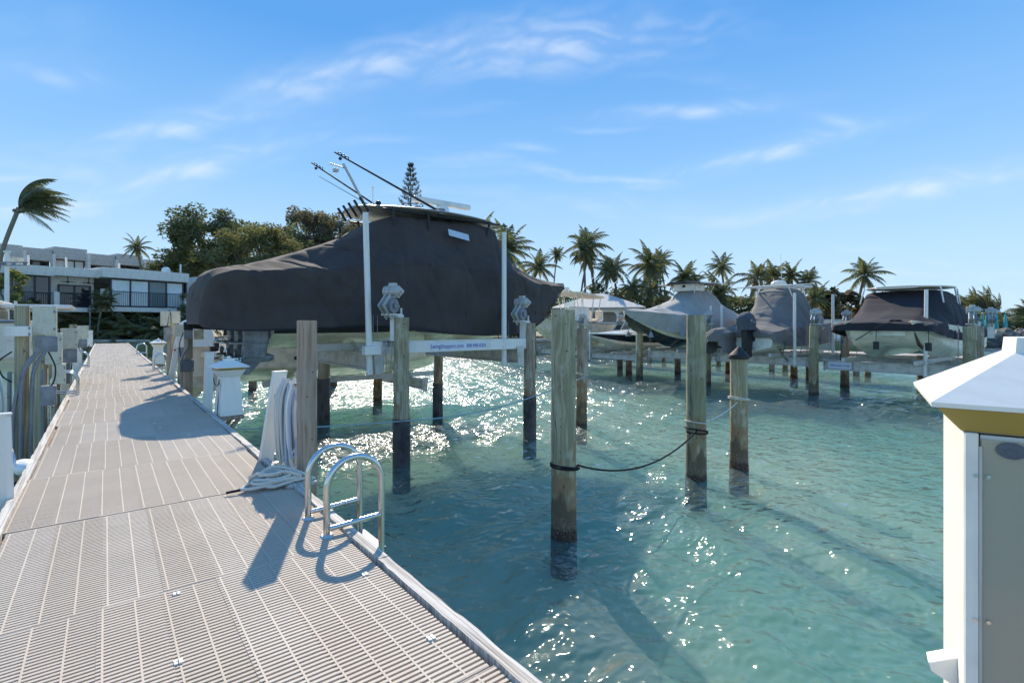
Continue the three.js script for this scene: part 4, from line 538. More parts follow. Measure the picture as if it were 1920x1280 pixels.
// square timber post, leaning white posts, hose, rope
{
  const t = thing('timber_post', 'square bare timber post at the dock edge beside the hanging hose', 'post', pa(1.66, 5.56, DECK), 0.12);
  const g = new RoundedBoxGeometry(0.155, 5.2, 0.155, 2, 0.008); g.translate(0, 1.64 - 2.6, 0); part('post', uvBox(g), M.timber, t); const b = []; for (const [y, z] of [[1.1, 0.03], [0.85, -0.03], [0.4, 0.02]]) b.push(spun(new THREE.CylinderGeometry(0.007, 0.007, 0.006, 8), 'X', Math.PI / 2).translate(z, y, 0.079)); part('bolt', merge(b), M.black, t);
}
function whitePost(p, a, h, lean, label, group) { const t = thing('bumper_post', label, 'post', pa(p, a, DECK), 0.15, group); const w = 0.15; const g = loft([0, 1].map(k => [[-1, -1], [1, -1], [1, 1], [-1, 1], [-1, -1]].map(([x, z]) => [x * w / 2 + lean * (k ? 1 : -0.9 / h), -0.9 + k * (h + 0.9) + (k ? x * -0.012 : 0), z * 0.035]))); part('sleeve', toCreasedNormals(g, 0.5), M.pvc, t); part('cap', box(w + 0.012, 0.02, 0.085, lean, h + 0.006, 0, 0.004), M.pvc, t); return t; }
whitePost(1.5, 6.6, 1.02, 0.16, 'white plastic clad post leaning beside the hanging hose');
whitePost(1.56, 11.5, 1.05, 0.03, 'white plastic clad post next to the pedestal with the black cable');
whitePost(-0.73, 6.5, 0.78, -0.02, 'white plastic clad post at the left edge of the deck');
whitePost(1.66, 19.6, 1.25, 0.2, 'white clad post with a small red label near the far electrical boxes');
{ const o = part('label', box(0.07, 0.05, 0.004, 0.02, 0.78, 0.05, 0.001), M.red, scene.children[scene.children.length - 1]); o.position.x = 0.05; }
for (const a of [18.4, 24.6, 28.5]) whitePost(-0.86, a, 1.15, -0.05, 'white clad post between the cream boxes on the left edge', 'white posts on the left edge');
{
  const t = thing('hose_coil', 'white hose hung in long loops between the leaning white post and timber post', 'hose', pa(1.62, 6.08, DECK)), R = rng(4), mats = [M.rope, M.pvc, M.pvc, M.ropeBlue];
  for (let k = 0; k < 44; k++) { const u = k / 43, zz = 0.32 - 0.6 * u, dx = (R() - 0.5) * 0.1, top = 0.95 + 0.06 * R(), bot = -0.02 + 0.3 * R(), w = 0.035 + 0.045 * R(); part('loop', tube([V(dx, top - 0.02, -zz), V(dx - w * 0.8, top - 0.2, -zz + 0.02), V(dx - w, (top + bot) / 2, -zz + 0.03 * R()), V(dx - w * 0.6, bot + 0.06, -zz), V(dx, bot, -zz), V(dx + w * 0.6, bot + 0.08, -zz), V(dx + w, (top + bot) / 2, -zz - 0.03), V(dx + w * 0.7, top - 0.15, -zz), V(dx, top - 0.02, -zz)], 0.0155, 48, 7), mats[k % 4], t); }
  for (let k = 0; k < 4; k++) part('tail', tube([V(0.02 * k, 0.3, 0.05 * k), V(-0.02, 0.0, 0.06 * k), V(-0.04 - 0.02 * k, -0.35, 0.1)], 0.0125, 20, 7), mats[k % 3], t);
  part('hook', merge(rod(V(0, 0.93, -0.32), V(0, 0.95, 0.3), 0.02), box(0.06, 0.09, 0.05, -0.06, 0.75, -0.24)), M.aluDark, t);
}
{
  const t = thing('rope_pile', 'heap of thick cream mooring rope on the deck beside the timber post', 'rope', pa(1.3, 5.42, DECK + 0.015)), R = rng(9);
  const pts = []; for (let i = 0; i < 46; i++) { const th = i * 0.92 + R() * 0.5, r = 0.05 + 0.13 * R(); pts.push(V(0.02 + r * 1.45 * Math.cos(th) + 0.05 * Math.sin(i * 0.3), 0.02 + 0.15 * (i / 46) * (1.15 - r * 4.5) + 0.02 * R(), r * 0.9 * Math.sin(th))); } pts.push(V(0.3, 0.06, 0.05), V(0.36, 0.02, 0.12));
  part('strand', ropeTube(pts, 0.0165, 900, 8), M.rope, t);
  part('bight', ropeTube([V(-0.3, 0.02, 0.02), V(-0.22, 0.025, -0.05), V(-0.05, 0.09, -0.06), V(0.1, 0.1, 0.0), V(0.24, 0.06, 0.06), V(0.05, 0.05, 0.1), V(-0.2, 0.03, 0.1), V(-0.3, 0.02, 0.02)], 0.0165, 160, 8), M.rope, t);
  part('whipping', rod(V(-0.42, 0.012, 0.02), V(-0.29, 0.02, 0.03), 0.012, 8), M.ropeBlack, t);
  part('cleat_board', box(0.3, 0.03, 0.09, 0.22, 0.0, 0.14, 0.008), M.plank, t);
}
// mooring lines between pilings
U = K;
const sag = (A, B, s, n = 14) => [...Array(n + 1)].map((_, i) => { const u = i / n; return V(lerp(A.x, B.x, u), lerp(A.y, B.y, u) - s * 4 * u * (1 - u), lerp(A.z, B.z, u)); });
const wrapRing = (p, a, y, r, n = 3, d = 0.01) => { const pts = []; for (let i = 0; i <= n * 14; i++) { const th = i / 14 * 6.283; pts.push(V(p + r * Math.cos(th), y + d * Math.sin(th * 0.5) * 2 + 0.012 * i / 14 - 0.02 * Math.cos(th), -a + r * Math.sin(th))); } return pts; };
{
  const t = thing('mooring_rope', 'black rope sagging between the thick grey green piling and its taller neighbour', 'rope'); part('line', ropeTube(sag(pa(4.34, 4.22, 0.85), pa(7.22, 4.45, 0.84), 0.27), 0.0125, 90), M.ropeBlack, t); part('hitch', ropeTube(wrapRing(4.2, 4.29, 0.84, 0.165, 2), 0.0125, 90), M.ropeBlack, t); part('hitch', ropeTube(wrapRing(7.36, 4.55, 0.8, 0.172, 1.6, 0.02), 0.0125, 80), M.ropeBlack, t);
  const u = thing('mooring_rope', 'white rope joining the grey piling to the capped piling', 'rope'); part('line', ropeTube(sag(pa(7.5, 4.5, 0.93), pa(8.42, 4.42, 1.18), 0.05), 0.009, 40), M.ropeTeal, u); part('hitch', ropeTube(wrapRing(7.36, 4.55, 0.93, 0.17, 1), 0.009, 50), M.rope, u); part('hitch', ropeTube(wrapRing(8.53, 4.46, 1.22, 0.168, 2), 0.01, 60), M.rope, u);
  const v = thing('mooring_rope', 'long pale line running low over the water past the big boat lift pilings', 'rope'); part('line', ropeTube([...sag(pa(1.62, 9.2, 0.82), pa(4.05, 8.05, 0.84), 0.03), ...sag(pa(4.06, 8.05, 0.84), pa(7.25, 8.36, 0.95), 0.1).slice(1), ...sag(pa(7.26, 8.36, 0.95), pa(9.1, 8.6, 1.25), 0.03).slice(1)], 0.011, 160), M.ropeTeal, v); part('hitch', ropeTube(wrapRing(9.1, 8.73, 1.27, 0.15, 1.2), 0.011, 50), M.rope, v);
}

// lighthouse shaped power pedestal
U = 1;
function pedestal(p, a, label, cableOn, group) {
  const t = thing('power_pedestal', label, 'pedestal', pa(p, a, DECK), 0.1, group);
  const sq = (st) => loft(st.map(([y, w]) => [[-1, -1], [1, -1], [1, 1], [-1, 1], [-1, -1]].map(([x, z]) => [x * w, y, z * w])));
  part('body', toCreasedNormals(sq([[-0.02, 0.19], [0.66, 0.145]]), 0.5), M.white, t); part('neck', toCreasedNormals(sq([[0.66, 0.146], [0.68, 0.16], [0.79, 0.225]]), 0.4), M.white, t);
  part('lens', toCreasedNormals(sq([[0.79, 0.215], [0.835, 0.225]]), 0.5), M.amber, t); const r = part('roof', toCreasedNormals(sq([[0.832, 0.27], [0.85, 0.272], [0.955, 0.08], [0.985, 0.078], [0.992, 0.001]]), 0.4), M.white, t);
  part('roof_knob', new THREE.SphereGeometry(0.035, 12, 8).translate(0, 1.0, 0), M.white, r);
  part('outlet_door', box(0.012, 0.3, 0.2, -0.168, 0.38, 0, 0.003), M.pvc, t); part('bracket', merge(box(0.4, 0.06, 0.42, 0, -0.06, 0), bar(V(0.12, -0.08, 0.16), V(-0.12, -0.4, 0.16), 0.06, 0.06), bar(V(0.12, -0.08, -0.16), V(-0.12, -0.4, -0.16), 0.06, 0.06)), M.timber, t);
  if (cableOn) part('cable', merge(tube([...Array(25)].map((_, i) => { const th = i / 24 * Math.PI; return V(-0.2 + 0.0, 0.62 - 0.13 * Math.sin(th) + 0.02, 0.17 * Math.cos(th)); }), 0.007, 50, 6), tube([V(-0.16, 0.62, 0.02), V(-0.175, 0.3, 0.03), V(-0.19, 0.05, 0.03), V(-0.2, -0.2, 0.06)], 0.007, 30, 6)), M.rubber, t);
  return t;
}
pedestal(1.74, 10.4, 'white pedestal with an amber band and a black cable looped on it', true);
pedestal(1.7, 25.5, 'white pedestal between the steel ladders towards the shore', false);

// tall cabinet pedestal at the right, with a fire extinguisher behind a smoked door
{
  const W = 0.37, t = thing('fire_cabinet', 'tall white cabinet with a hipped roof, amber band and smoked door at the dock edge', 'cabinet', pa(1.615, 0.287, 0), 0);
  // local frame: origin at the near left corner, +x runs along the door to the right, +z into the cabinet
  const c15 = V(0.295, 0, 0.955).normalize(); t.rotation.y = Math.atan2(-c15.z, c15.x);
  const E = EYE - 2.5, top = 2.243 + E, bot = DECK - 0.04, H = top - bot, yc = (top + bot) / 2;
  // after the turn, local x points along the dock edge (towards -a), local z points away from the dock (-z towards it)
  part('side_wall', box(0.012, H, W, 0.006, yc, -W / 2, 0.002), M.white, t); part('side_wall', box(0.012, H, W, W - 0.006, yc, -W / 2, 0.002), M.white, t); part('back_wall', box(W - 0.026, H, 0.012, W / 2, yc, -W + 0.006, 0.002), M.shade, t);
  part('corner_trim', box(0.024, H, 0.012, 0.0135, yc, 0.0045, 0.002), M.pvc, t); part('corner_trim', box(0.024, H, 0.012, W - 0.0135, yc, 0.0045, 0.002), M.pvc, t); part('base', box(W, 0.06, W, W / 2, bot - 0.03, -W / 2, 0.004), M.white, t);
  const d = sub('door', t); part('pane', box(W - 0.062, H - 0.02, 0.006, W / 2, yc - 0.004, 0.004, 0), mat({ color: 0xe6dfcc, roughness: 0.12, transmission: 0.62, thickness: 0 }), d); part('hinge', rod(V(0.029, bot + 0.02, 0.009), V(0.029, top - 0.03, 0.009), 0.0035, 8), M.alu, d);
  for (const y of [top - 0.1, top - 0.44, top - 0.78, top - 1.1]) for (const x of [0.02, 0.043]) part('screw', spun(new THREE.CylinderGeometry(0.0045, 0.0045, 0.004, 10), 'X', Math.PI / 2).translate(x, y, x < 0.03 ? 0.012 : 0.0095), M.steel, d);
  part('header_rail', box(W - 0.06, 0.05, 0.01, W / 2, top - 0.03, -0.012, 0.002), M.white, t); part('maker_badge', spun(new THREE.CylinderGeometry(0.019, 0.019, 0.004, 24), 'X', Math.PI / 2).scale(1.4, 1, 1).translate(0.082, top - 0.034, 0.01), M.boxSlate, t);
  const ring = (st) => loft(st.map(([y, w]) => [[-1, -1], [1, -1], [1, 1], [-1, 1], [-1, -1]].map(([x, z]) => [W / 2 + x * w, y, -W / 2 + z * w])));
  part('lens', toCreasedNormals(ring([[top + 0.003, W / 2 + 0.006], [top + 0.06, W / 2 + 0.055]]), 0.4), M.amber, t); part('lens_floor', box(W, 0.004, W, W / 2, top + 0.002, -W / 2, 0), M.shade, t);
  const rf = part('roof', toCreasedNormals(ring([[top + 0.06, W / 2 + 0.05], [top + 0.062, W / 2 + 0.065], [top + 0.073, W / 2 + 0.067], [top + 0.187, 0.075], [top + 0.224, 0.072], [top + 0.227, 0.001]]), 0.35), M.white, t);
  part('shelf', box(W - 0.03, 0.015, W - 0.03, W / 2, bot + 0.16, -W / 2, 0.003), M.shade, t);
  part('side_bracket', prism([[0, 0.045], [-0.055, 0.012], [-0.05, -0.006], [0, -0.03]], 0.05, 0.002).translate(-0.001, top - 0.64, -0.12), M.white, t);
  t.updateMatrixWorld(); const e = thing('fire_extinguisher', 'red fire extinguisher seen dimly behind the smoked cabinet door', 'extinguisher', t.localToWorld(V(0.16, bot + 0.17, -0.105)));
  part('cylinder', new THREE.LatheGeometry([[0.001, 0.01], [0.085, 0.01], [0.09, 0.04], [0.09, 0.7], [0.07, 0.78], [0.03, 0.82], [0.03, 0.86], [0.001, 0.86]].map(v => new THREE.Vector2(...v)), 24), M.red, e); part('label', new THREE.CylinderGeometry(0.0915, 0.0915, 0.3, 24, 1, true).translate(0, 0.42, 0), M.shade, e); part('valve', merge(box(0.06, 0.05, 0.05, 0, 0.88, 0), bar(V(0, 0.9, 0), V(0.02, 0.94, 0.12), 0.02, 0.012)), M.aluDark, e); part('hose', tube([V(0, 0.88, 0.03), V(-0.08, 0.95, 0.08), V(-0.14, 0.86, 0.1), V(-0.13, 0.6, 0.1), V(-0.11, 0.4, 0.09)], 0.014, 40, 8), M.rubber, e);
}

// utility posts: piling with electrical boxes, conduits and cables
function utilityPost(p, a, o, label, group) {
  const t = thing('utility_post', label, 'utility post', pa(p, a, DECK), 0, group), s = o.side;   // s: towards the dock (+1 on the left side)
  const g = new THREE.CylinderGeometry(o.r ?? 0.11, (o.r ?? 0.11) * 1.05, o.h + 3.6, 22, 8), uv = g.attributes.uv; for (let i = 0; i < uv.count; i++) uv.setY(i, 0.45 + 0.5 * uv.getY(i)); g.translate(0, (o.h - 3.6) / 2, 0); part('post', g, o.square ? M.timber : M.pile[0], t);
  for (const [w, h, d, x, y, z, m] of o.boxes) { const b = sub('electrical_box', t, V(s * x, y, z)); part('case', box(w, h, d, 0, 0, 0, 0.008), m, b); part('cover_plate', box(w * 1.05, h * 0.96, 0.014, 0, 0, d / 2 + 0.006, 0.003), m, b); part('latch', merge(box(0.02, 0.04, 0.012, w * 0.42, h * 0.3, d / 2 + 0.018), box(0.02, 0.04, 0.012, w * 0.42, -h * 0.3, d / 2 + 0.018)), M.aluDark, b); }
  for (const pts of o.conduits ?? []) part('conduit', tube(pts.map(q => V(s * q[0], q[1], q[2])), 0.026, 40, 10), M.conduit, t);
  for (const pts of o.cables ?? []) part('cable', tube(pts.map(q => V(s * q[0], q[1], q[2])), 0.011, 40, 7), M.rubber, t);
  return t;
}
utilityPost(-0.98, 10.6, { side: 1, h: 1.88, r: 0.085, boxes: [[0.26, 0.44, 0.2, 0.26, 1.66, 0.02, M.boxCream], [0.24, 0.24, 0.16, 0.28, 1.3, 0.04, M.boxGrey], [0.18, 0.3, 0.14, 0.3, 0.52, 0.1, M.boxGrey], [0.28, 0.15, 0.12, -0.02, 1.5, 0.16, M.pvc]],
  conduits: [[[-0.08, -0.7, 0.14], [-0.08, 0.3, 0.14], [0.02, 0.85, 0.14], [0.16, 1.15, 0.12], [0.24, 1.2, 0.1]], [[0.1, -0.7, 0.12], [0.11, 0.4, 0.12], [0.14, 0.9, 0.12], [0.26, 1.18, 0.1]], [[0.0, -0.7, 0.16], [0.0, 0.6, 0.16], [0.06, 1.0, 0.14], [0.2, 1.2, 0.1]], [[-0.14, -0.7, 0.05], [-0.13, 0.9, 0.06]]], cables: [[[0.3, 1.18, 0.1], [0.38, 0.95, 0.14], [0.36, 0.72, 0.16], [0.26, 0.6, 0.14]], [[-0.1, 1.2, 0.1], [-0.24, 1.05, 0.1], [-0.2, 0.85, 0.12], [-0.1, 0.75, 0.14]], [[-0.3, 1.5, -0.4], [-0.34, 0.8, -0.2], [-0.3, 0.2, 0]]] }, 'green grey post with a cream box, grey boxes and thick conduits left of the dock');
utilityPost(-1.0, 13.6, { side: 1, h: 1.5, boxes: [[0.24, 0.62, 0.2, 0.2, 1.12, 0.02, M.boxCream], [0.2, 0.4, 0.16, 0.28, 0.62, 0.05, M.boxCream]], conduits: [[[0.05, -0.6, 0.13], [0.06, 0.7, 0.13]]] }, 'post with a tall cream box behind the green grey utility post');
utilityPost(-1.0, 17.2, { side: 1, h: 1.5, boxes: [[0.32, 0.52, 0.22, 0.28, 1.24, 0.02, M.boxCream], [0.26, 0.34, 0.18, 0.3, 0.8, 0.04, M.boxGrey], [0.34, 0.5, 0.2, 0.12, 0.36, 0.06, M.boxSlate]], cables: [[[0.1, 1.5, 0.15], [0.1, 0.8, 0.17], [0.16, 0.3, 0.17], [0.28, 0.28, 0.16], [0.34, 0.6, 0.14]]] }, 'post with a broad cream box over grey boxes and a drooping black cable');
utilityPost(-1.0, 26.5, { side: 1, h: 1.6, boxes: [[0.34, 0.5, 0.24, 0.3, 1.3, 0.02, M.boxCream], [0.26, 0.34, 0.2, 0.3, 0.85, 0.04, M.boxGrey]], cables: [[[0, 1.7, 0.15], [0.1, 1.2, 0.17], [0.2, 0.6, 0.17], [0.4, 0.5, 0.14], [0.5, 0.8, 0.1]]] }, 'farther post with a cream box and black cables on the left edge');
utilityPost(-1.0, 33, { side: 1, h: 1.4, boxes: [[0.4, 0.8, 0.24, 0.3, 0.9, 0.02, M.white]] }, 'post with a tall white box on the left edge towards the shore');
utilityPost(1.66, 15.4, { side: -1, h: 1.62, r: 0.1, square: true, boxes: [[0.17, 0.22, 0.14, 0.02, 1.34, 0.12, M.boxGrey], [0.2, 0.26, 0.1, -0.22, 1.34, 0.04, M.boxCream], [0.28, 0.3, 0.16, 0.05, 0.56, 0.12, M.boxSlate], [0.2, 0.2, 0.16, 0, 1.56, 0.02, M.rubber]], conduits: [[[0.02, 1.2, 0.14], [0.04, 1.0, 0.14], [0.14, 0.8, 0.14], [0.16, 0.5, 0.12], [0.16, -0.3, 0.1]]], cables: [[[0.12, 1.4, 0.1], [0.2, 1.1, 0.12], [0.18, 0.8, 0.14]]] }, 'brown timber post with grey boxes and a slate box on the right edge');
utilityPost(1.75, 17.6, { side: -1, h: 1.5, boxes: [[0.3, 0.36, 0.16, 0.05, 1.42, 0.1, M.boxCream], [0.2, 0.32, 0.14, 0.06, 1.1, 0.14, M.white], [0.26, 0.3, 0.14, -0.02, 0.8, 0.1, M.boxGrey]] }, 'post with a cream box above a white one on the right edge');
utilityPost(1.75, 21.0, { side: -1, h: 1.9, boxes: [[0.26, 0.5, 0.18, 0.16, 1.8, 0.04, M.boxCream], [0.24, 0.42, 0.18, -0.14, 1.84, 0.04, M.boxCream], [0.2, 0.4, 0.14, 0.1, 1.3, 0.1, M.boxGrey]], conduits: [[[0, 1.5, 0.13], [0.02, 0.6, 0.14], [0.0, -0.4, 0.14]]], cables: [[[0.05, 2.1, 0.12], [0.1, 1.6, 0.15], [0.24, 1.2, 0.14], [0.26, 1.0, 0.1]]] }, 'tall post with a pair of cream boxes on the right edge');
{ const t = thing('dock_fender', 'white rounded fender fixed to the left edge of the dock', 'fender', pa(-0.74, 8.15, DECK - 0.05), 0.3); const g = new THREE.SphereGeometry(0.16, 24, 14); g.scale(0.75, 0.55, 1.3); part('cushion', g, M.white, t); part('mounting_strap', box(0.05, 0.03, 0.5, 0.13, 0.02, 0, 0.01), M.aluDark, t); }
{ const t = thing('water_hose', 'pale hose hanging in loops beside the green grey utility post', 'hose', pa(-1.3, 10.2, DECK)); for (let k = 0; k < 5; k++) part('loop', tube([...Array(13)].map((_, i) => { const th = i / 12 * 6.283; return V(0.02 * k + 0.09 * Math.sin(th), 0.45 + (0.3 + 0.04 * k) * Math.cos(th), -0.03 * k + 0.05 * Math.sin(th * 2)); }), 0.011, 50, 6), k % 2 ? M.ropeTeal : M.pvc, t); part('tail', tube([V(-0.1, 1.0, 0), V(-0.2, 0.4, 0.05), V(-0.24, -0.2, 0.1), V(-0.2, -0.8, 0.1)], 0.02, 30, 7), M.conduit, t); }
{ const t = thing('mooring_rope', 'black line slanting down to the water left of the dock', 'rope'); part('line', ropeTube(sag(pa(-3.6, 11.6, 1.15), pa(-1.05, 10.2, 0.42), 0.05), 0.018, 40), M.ropeBlack, t); }

// ---------------------------------------------------------------- vegetation
U = K;
function leafMat(c1, c2) { return mat({ color: 0xffffff, vertexColors: true, roughness: 0.95, transmission: 0.5, thickness: 0, specularIntensity: 0.5 }); }
const LEAF = leafMat();
const bark = mat({ roughness: 0.95, map: tex(128, 256, (u, v) => mix3(hex(0x8d8072), hex(0x5f554b), fbm(u * 20, v * 14, 4, 91, 20, 14)), [2, 4]) });
const palmBark = mat({ roughness: 0.95, map: tex(128, 256, (u, v) => mix3(hex(0x8f8474), hex(0x62594c), 0.55 * smooth(0.75, 1, mod(v * 9 + 0.15 * vnoise(u * 8, v * 40, 3, 8, 40), 1)) + 0.5 * fbm(u * 12, v * 30, 3, 17, 12, 30)), [1, 2]) });
const greens = { dark: [[0.11, 0.13, 0.05], [0.18, 0.2, 0.08]], olive: [[0.15, 0.155, 0.05], [0.27, 0.25, 0.09]], brown: [[0.14, 0.13, 0.065], [0.27, 0.22, 0.115]], bright: [[0.13, 0.17, 0.045], [0.27, 0.28, 0.085]] };
function leaves(list, n, size, R, pal, flat = 0.5) {   // leaf shaped faces scattered in clumps
  const pos = [], col = [], nor = []; const q = new THREE.Quaternion(), e = new THREE.Euler();
  for (const [cx, cy, cz, rx, ry] of list) for (let i = 0; i < n; i++) {
    const th = R() * 6.283, ph = Math.acos(2 * R() - 1), rr = Math.pow(R(), 0.45), x = cx + rx * rr * Math.sin(ph) * Math.cos(th), y = cy + ry * rr * Math.cos(ph), z = cz + rx * rr * Math.sin(ph) * Math.sin(th);
    e.set((R() - 0.5) * 2.4, R() * 6.283, (R() - 0.5) * 2.4); q.setFromEuler(e); const L = size * (0.6 + 0.8 * R()), w = L * flat, t = R(), c = [0, 1, 2].map(k => lerp(pal[0][k], pal[1][k], t * t) * (0.85 + 0.3 * R()));
    const a = V(0, 0, -L / 2).applyQuaternion(q), b = V(w / 2, 0.03 * L, 0).applyQuaternion(q), d = V(0, 0, L / 2).applyQuaternion(q), f = V(-w / 2, 0.03 * L, 0).applyQuaternion(q), nn = V(0, -1, 0).applyQuaternion(q);
    for (const v of [a, b, d, a, d, f]) { pos.push(v.x + x, v.y + y, v.z + z); col.push(...c); nor.push(nn.x, nn.y, nn.z); }
  }
  const g = new THREE.BufferGeometry(); g.setAttribute('position', new THREE.Float32BufferAttribute(pos, 3)); g.setAttribute('normal', new THREE.Float32BufferAttribute(nor, 3)); g.setAttribute('color', new THREE.Float32BufferAttribute(col, 3)); return g;
}
function tree(pos, h, rx, ry, seed, pal, label, o = {}) {
  const t = thing(o.name ?? 'broadleaf_tree', label, 'tree', pos, 0, o.group), R = rng(seed), cy = h - ry, limbs = [], clumps = [];
  const trunkTop = V((R() - 0.5) * 0.8, Math.max(0.6, cy - ry * 0.45), (R() - 0.5) * 0.8); part('trunk', merge(tube([V(0, -0.3, 0), V(0.1, trunkTop.y * 0.5, 0.1), trunkTop], 0.05 * h * 0.35 + 0.1, 14, 9)), bark, t);
  const n = o.clumps ?? 46;
  for (let i = 0; i < n; i++) { const th = R() * 6.283, u = 2 * R() - 1, rr = 0.55 + 0.45 * Math.pow(R(), 0.5), s = Math.sqrt(1 - u * u), k = (o.lumpy ?? 0.25) * (R() - 0.5) + 1, c = [rx * rr * s * Math.cos(th) * k, cy + ry * rr * u * k, rx * rr * s * Math.sin(th) * k]; if (c[1] < cy - ry * 0.75) continue; clumps.push([...c, rx * (0.2 + 0.14 * R()), ry * (0.16 + 0.12 * R())]); if (i % 3 === 0) limbs.push(tube([trunkTop, V(lerp(trunkTop.x, c[0], 0.5), lerp(trunkTop.y, c[1], 0.4), lerp(trunkTop.z, c[2], 0.5)), V(...c)], 0.05 + 0.012 * rx, 8, 5)); }
  part('limb', merge(limbs), bark, t); const cr = part('crown', leaves(clumps, o.leaves ?? 170, o.leaf ?? 0.34, R, pal, o.flat ?? 0.55), LEAF, t); cr.userData.kind = 'stuff'; return t;
}
// palm fronds: a rib with hanging leaflets; wind bends the rib towards +x when asked
function frondGeo(seed, elev, L, wind = null, droop = 1) {
  const R = rng(seed), pos = [], col = [], nor = [], pts = []; let d = V(Math.cos(elev), Math.sin(elev), 0), p = V(0, 0, 0); const n = 16;
  for (let i = 0; i <= n; i++) { pts.push(p.clone()); d.y -= 0.085 * droop * (0.4 + i / n * 1.2); if (wind) d.addScaledVector(wind, 0.11); d.normalize(); p = p.clone().addScaledVector(d, L / n); }
  const tri = (a, b, c, k) => { const nn = b.clone().sub(a).cross(c.clone().sub(a)).normalize(); for (const v of [a, b, c]) { pos.push(v.x, v.y, v.z); col.push(...k); nor.push(nn.x, nn.y, nn.z); } };
  const ribc = [0.16, 0.15, 0.06];
  for (let i = 0; i < n; i++) { const a = pts[i], b = pts[i + 1], w = 0.035 * (1 - i / n) + 0.008; tri(a.clone().add(V(0, 0, w)), b.clone().add(V(0, 0, w * 0.9)), a.clone().add(V(0, 0, -w)), ribc); tri(b.clone().add(V(0, 0, w * 0.9)), b.clone().add(V(0, 0, -w * 0.9)), a.clone().add(V(0, 0, -w)), ribc); tri(a.clone().add(V(0, w, 0)), b.clone().add(V(0, w, 0)), a.clone().add(V(0, -w, 0)), ribc); }
  const m = 44;
  for (let i = 3; i <= m; i++) for (const s of [-1, 1]) {
    const u = i / m * n * 0.999, k = Math.floor(u), f = u - k, a = pts[k].clone().lerp(pts[k + 1], f), dir = pts[k + 1].clone().sub(pts[k]).normalize(), side = V(0, 0, s), len = L * 0.24 * Math.sin(Math.PI * Math.pow(i / m, 0.62) * 0.93 + 0.15) * (0.85 + 0.3 * R());
    const out = dir.clone().multiplyScalar(0.62).addScaledVector(side, wind ? 0.5 : 0.85).add(V(0, -0.25 - 0.35 * R(), 0)); if (wind) out.addScaledVector(wind, 0.7); out.normalize(); const mid = a.clone().addScaledVector(out, len * 0.55), tip = a.clone().addScaledVector(out, len).add(V(0, -len * (0.18 + 0.2 * R()), 0)), wv = dir.clone().multiplyScalar(0.024 + 0.008 * R());
    const t = R(), c = R() < 0.06 ? [0.22, 0.18, 0.07] : [lerp(0.1, 0.25, t * t), lerp(0.12, 0.24, t * t), lerp(0.035, 0.075, t)];
    tri(a.clone().sub(wv), a.clone().add(wv), mid.clone().add(wv), c); tri(a.clone().sub(wv), mid.clone().add(wv), mid.clone().sub(wv), c); tri(mid.clone().sub(wv), mid.clone().add(wv), tip, c);
  }
  const g = new THREE.BufferGeometry(); g.setAttribute('position', new THREE.Float32BufferAttribute(pos, 3)); g.setAttribute('normal', new THREE.Float32BufferAttribute(nor, 3)); g.setAttribute('color', new THREE.Float32BufferAttribute(col, 3)); return g;
}
const FR = [1.25, 0.95, 0.65, 0.35, 0.05, -0.3, -0.7].map((e, i) => frondGeo(20 + i, e, 2.45 - 0.15 * (e > 1), null, 1));
const DEAD = [-0.75, -1.0].map((e, i) => { const g = frondGeo(140 + i, e, 2.0, null, 0.8), c = g.attributes.color; for (let k = 0; k < c.count; k++) c.setXYZ(k, 0.24 + 0.04 * (k % 3), 0.18 + 0.03 * (k % 3), 0.09); return g; });
const nuts = new THREE.SphereGeometry(0.13, 8, 6);
function palm(pos, h, o, label, group) {
  const t = thing('palm_tree', label, 'palm tree', pos, 0, group), R = rng(o.seed), lean = o.lean ?? V((R() - 0.5) * 1.6, 0, (R() - 0.5) * 1.6), top = V(lean.x, h, lean.z), s = o.s ?? 1;
  part('trunk', tube([V(0, -0.3, 0), V(lean.x * 0.12, h * 0.33, lean.z * 0.12), V(lean.x * 0.45, h * 0.68, lean.z * 0.45), top], 0.125 * s, 26, 9), palmBark, t);
  const c = sub('crown', t, top), n = o.n ?? 22;
  for (let i = 0; i < n; i++) {
    const k = Math.min(6, Math.floor(i / n * 7)), th = i * 2.4 + R() * 0.9, f = part('frond', o.geos ? o.geos[i % o.geos.length] : FR[k], LEAF, c); f.rotation.y = o.geos ? (o.turn ?? 0) + (R() - 0.5) * 0.5 : th; f.rotation.x = (R() - 0.5) * 0.35; f.scale.setScalar(s * (0.75 + 0.4 * R()));
  }
  if (!o.geos) for (let i = 0; i < 3; i++) { const f = part('dead_frond', DEAD[i % 2], LEAF, c); f.rotation.y = R() * 6.283; f.scale.setScalar(s * (0.7 + 0.3 * R())); }
  if (!o.bare) for (let i = 0; i < 4; i++) part('coconut', nuts, bark, c).position.set(0.2 * Math.cos(i * 1.6), -0.22, 0.2 * Math.sin(i * 1.6));
  return t;
}
const G = LAND, CAMX = V(CY, 0, SY);   // CAMX: to the right as seen from the dock
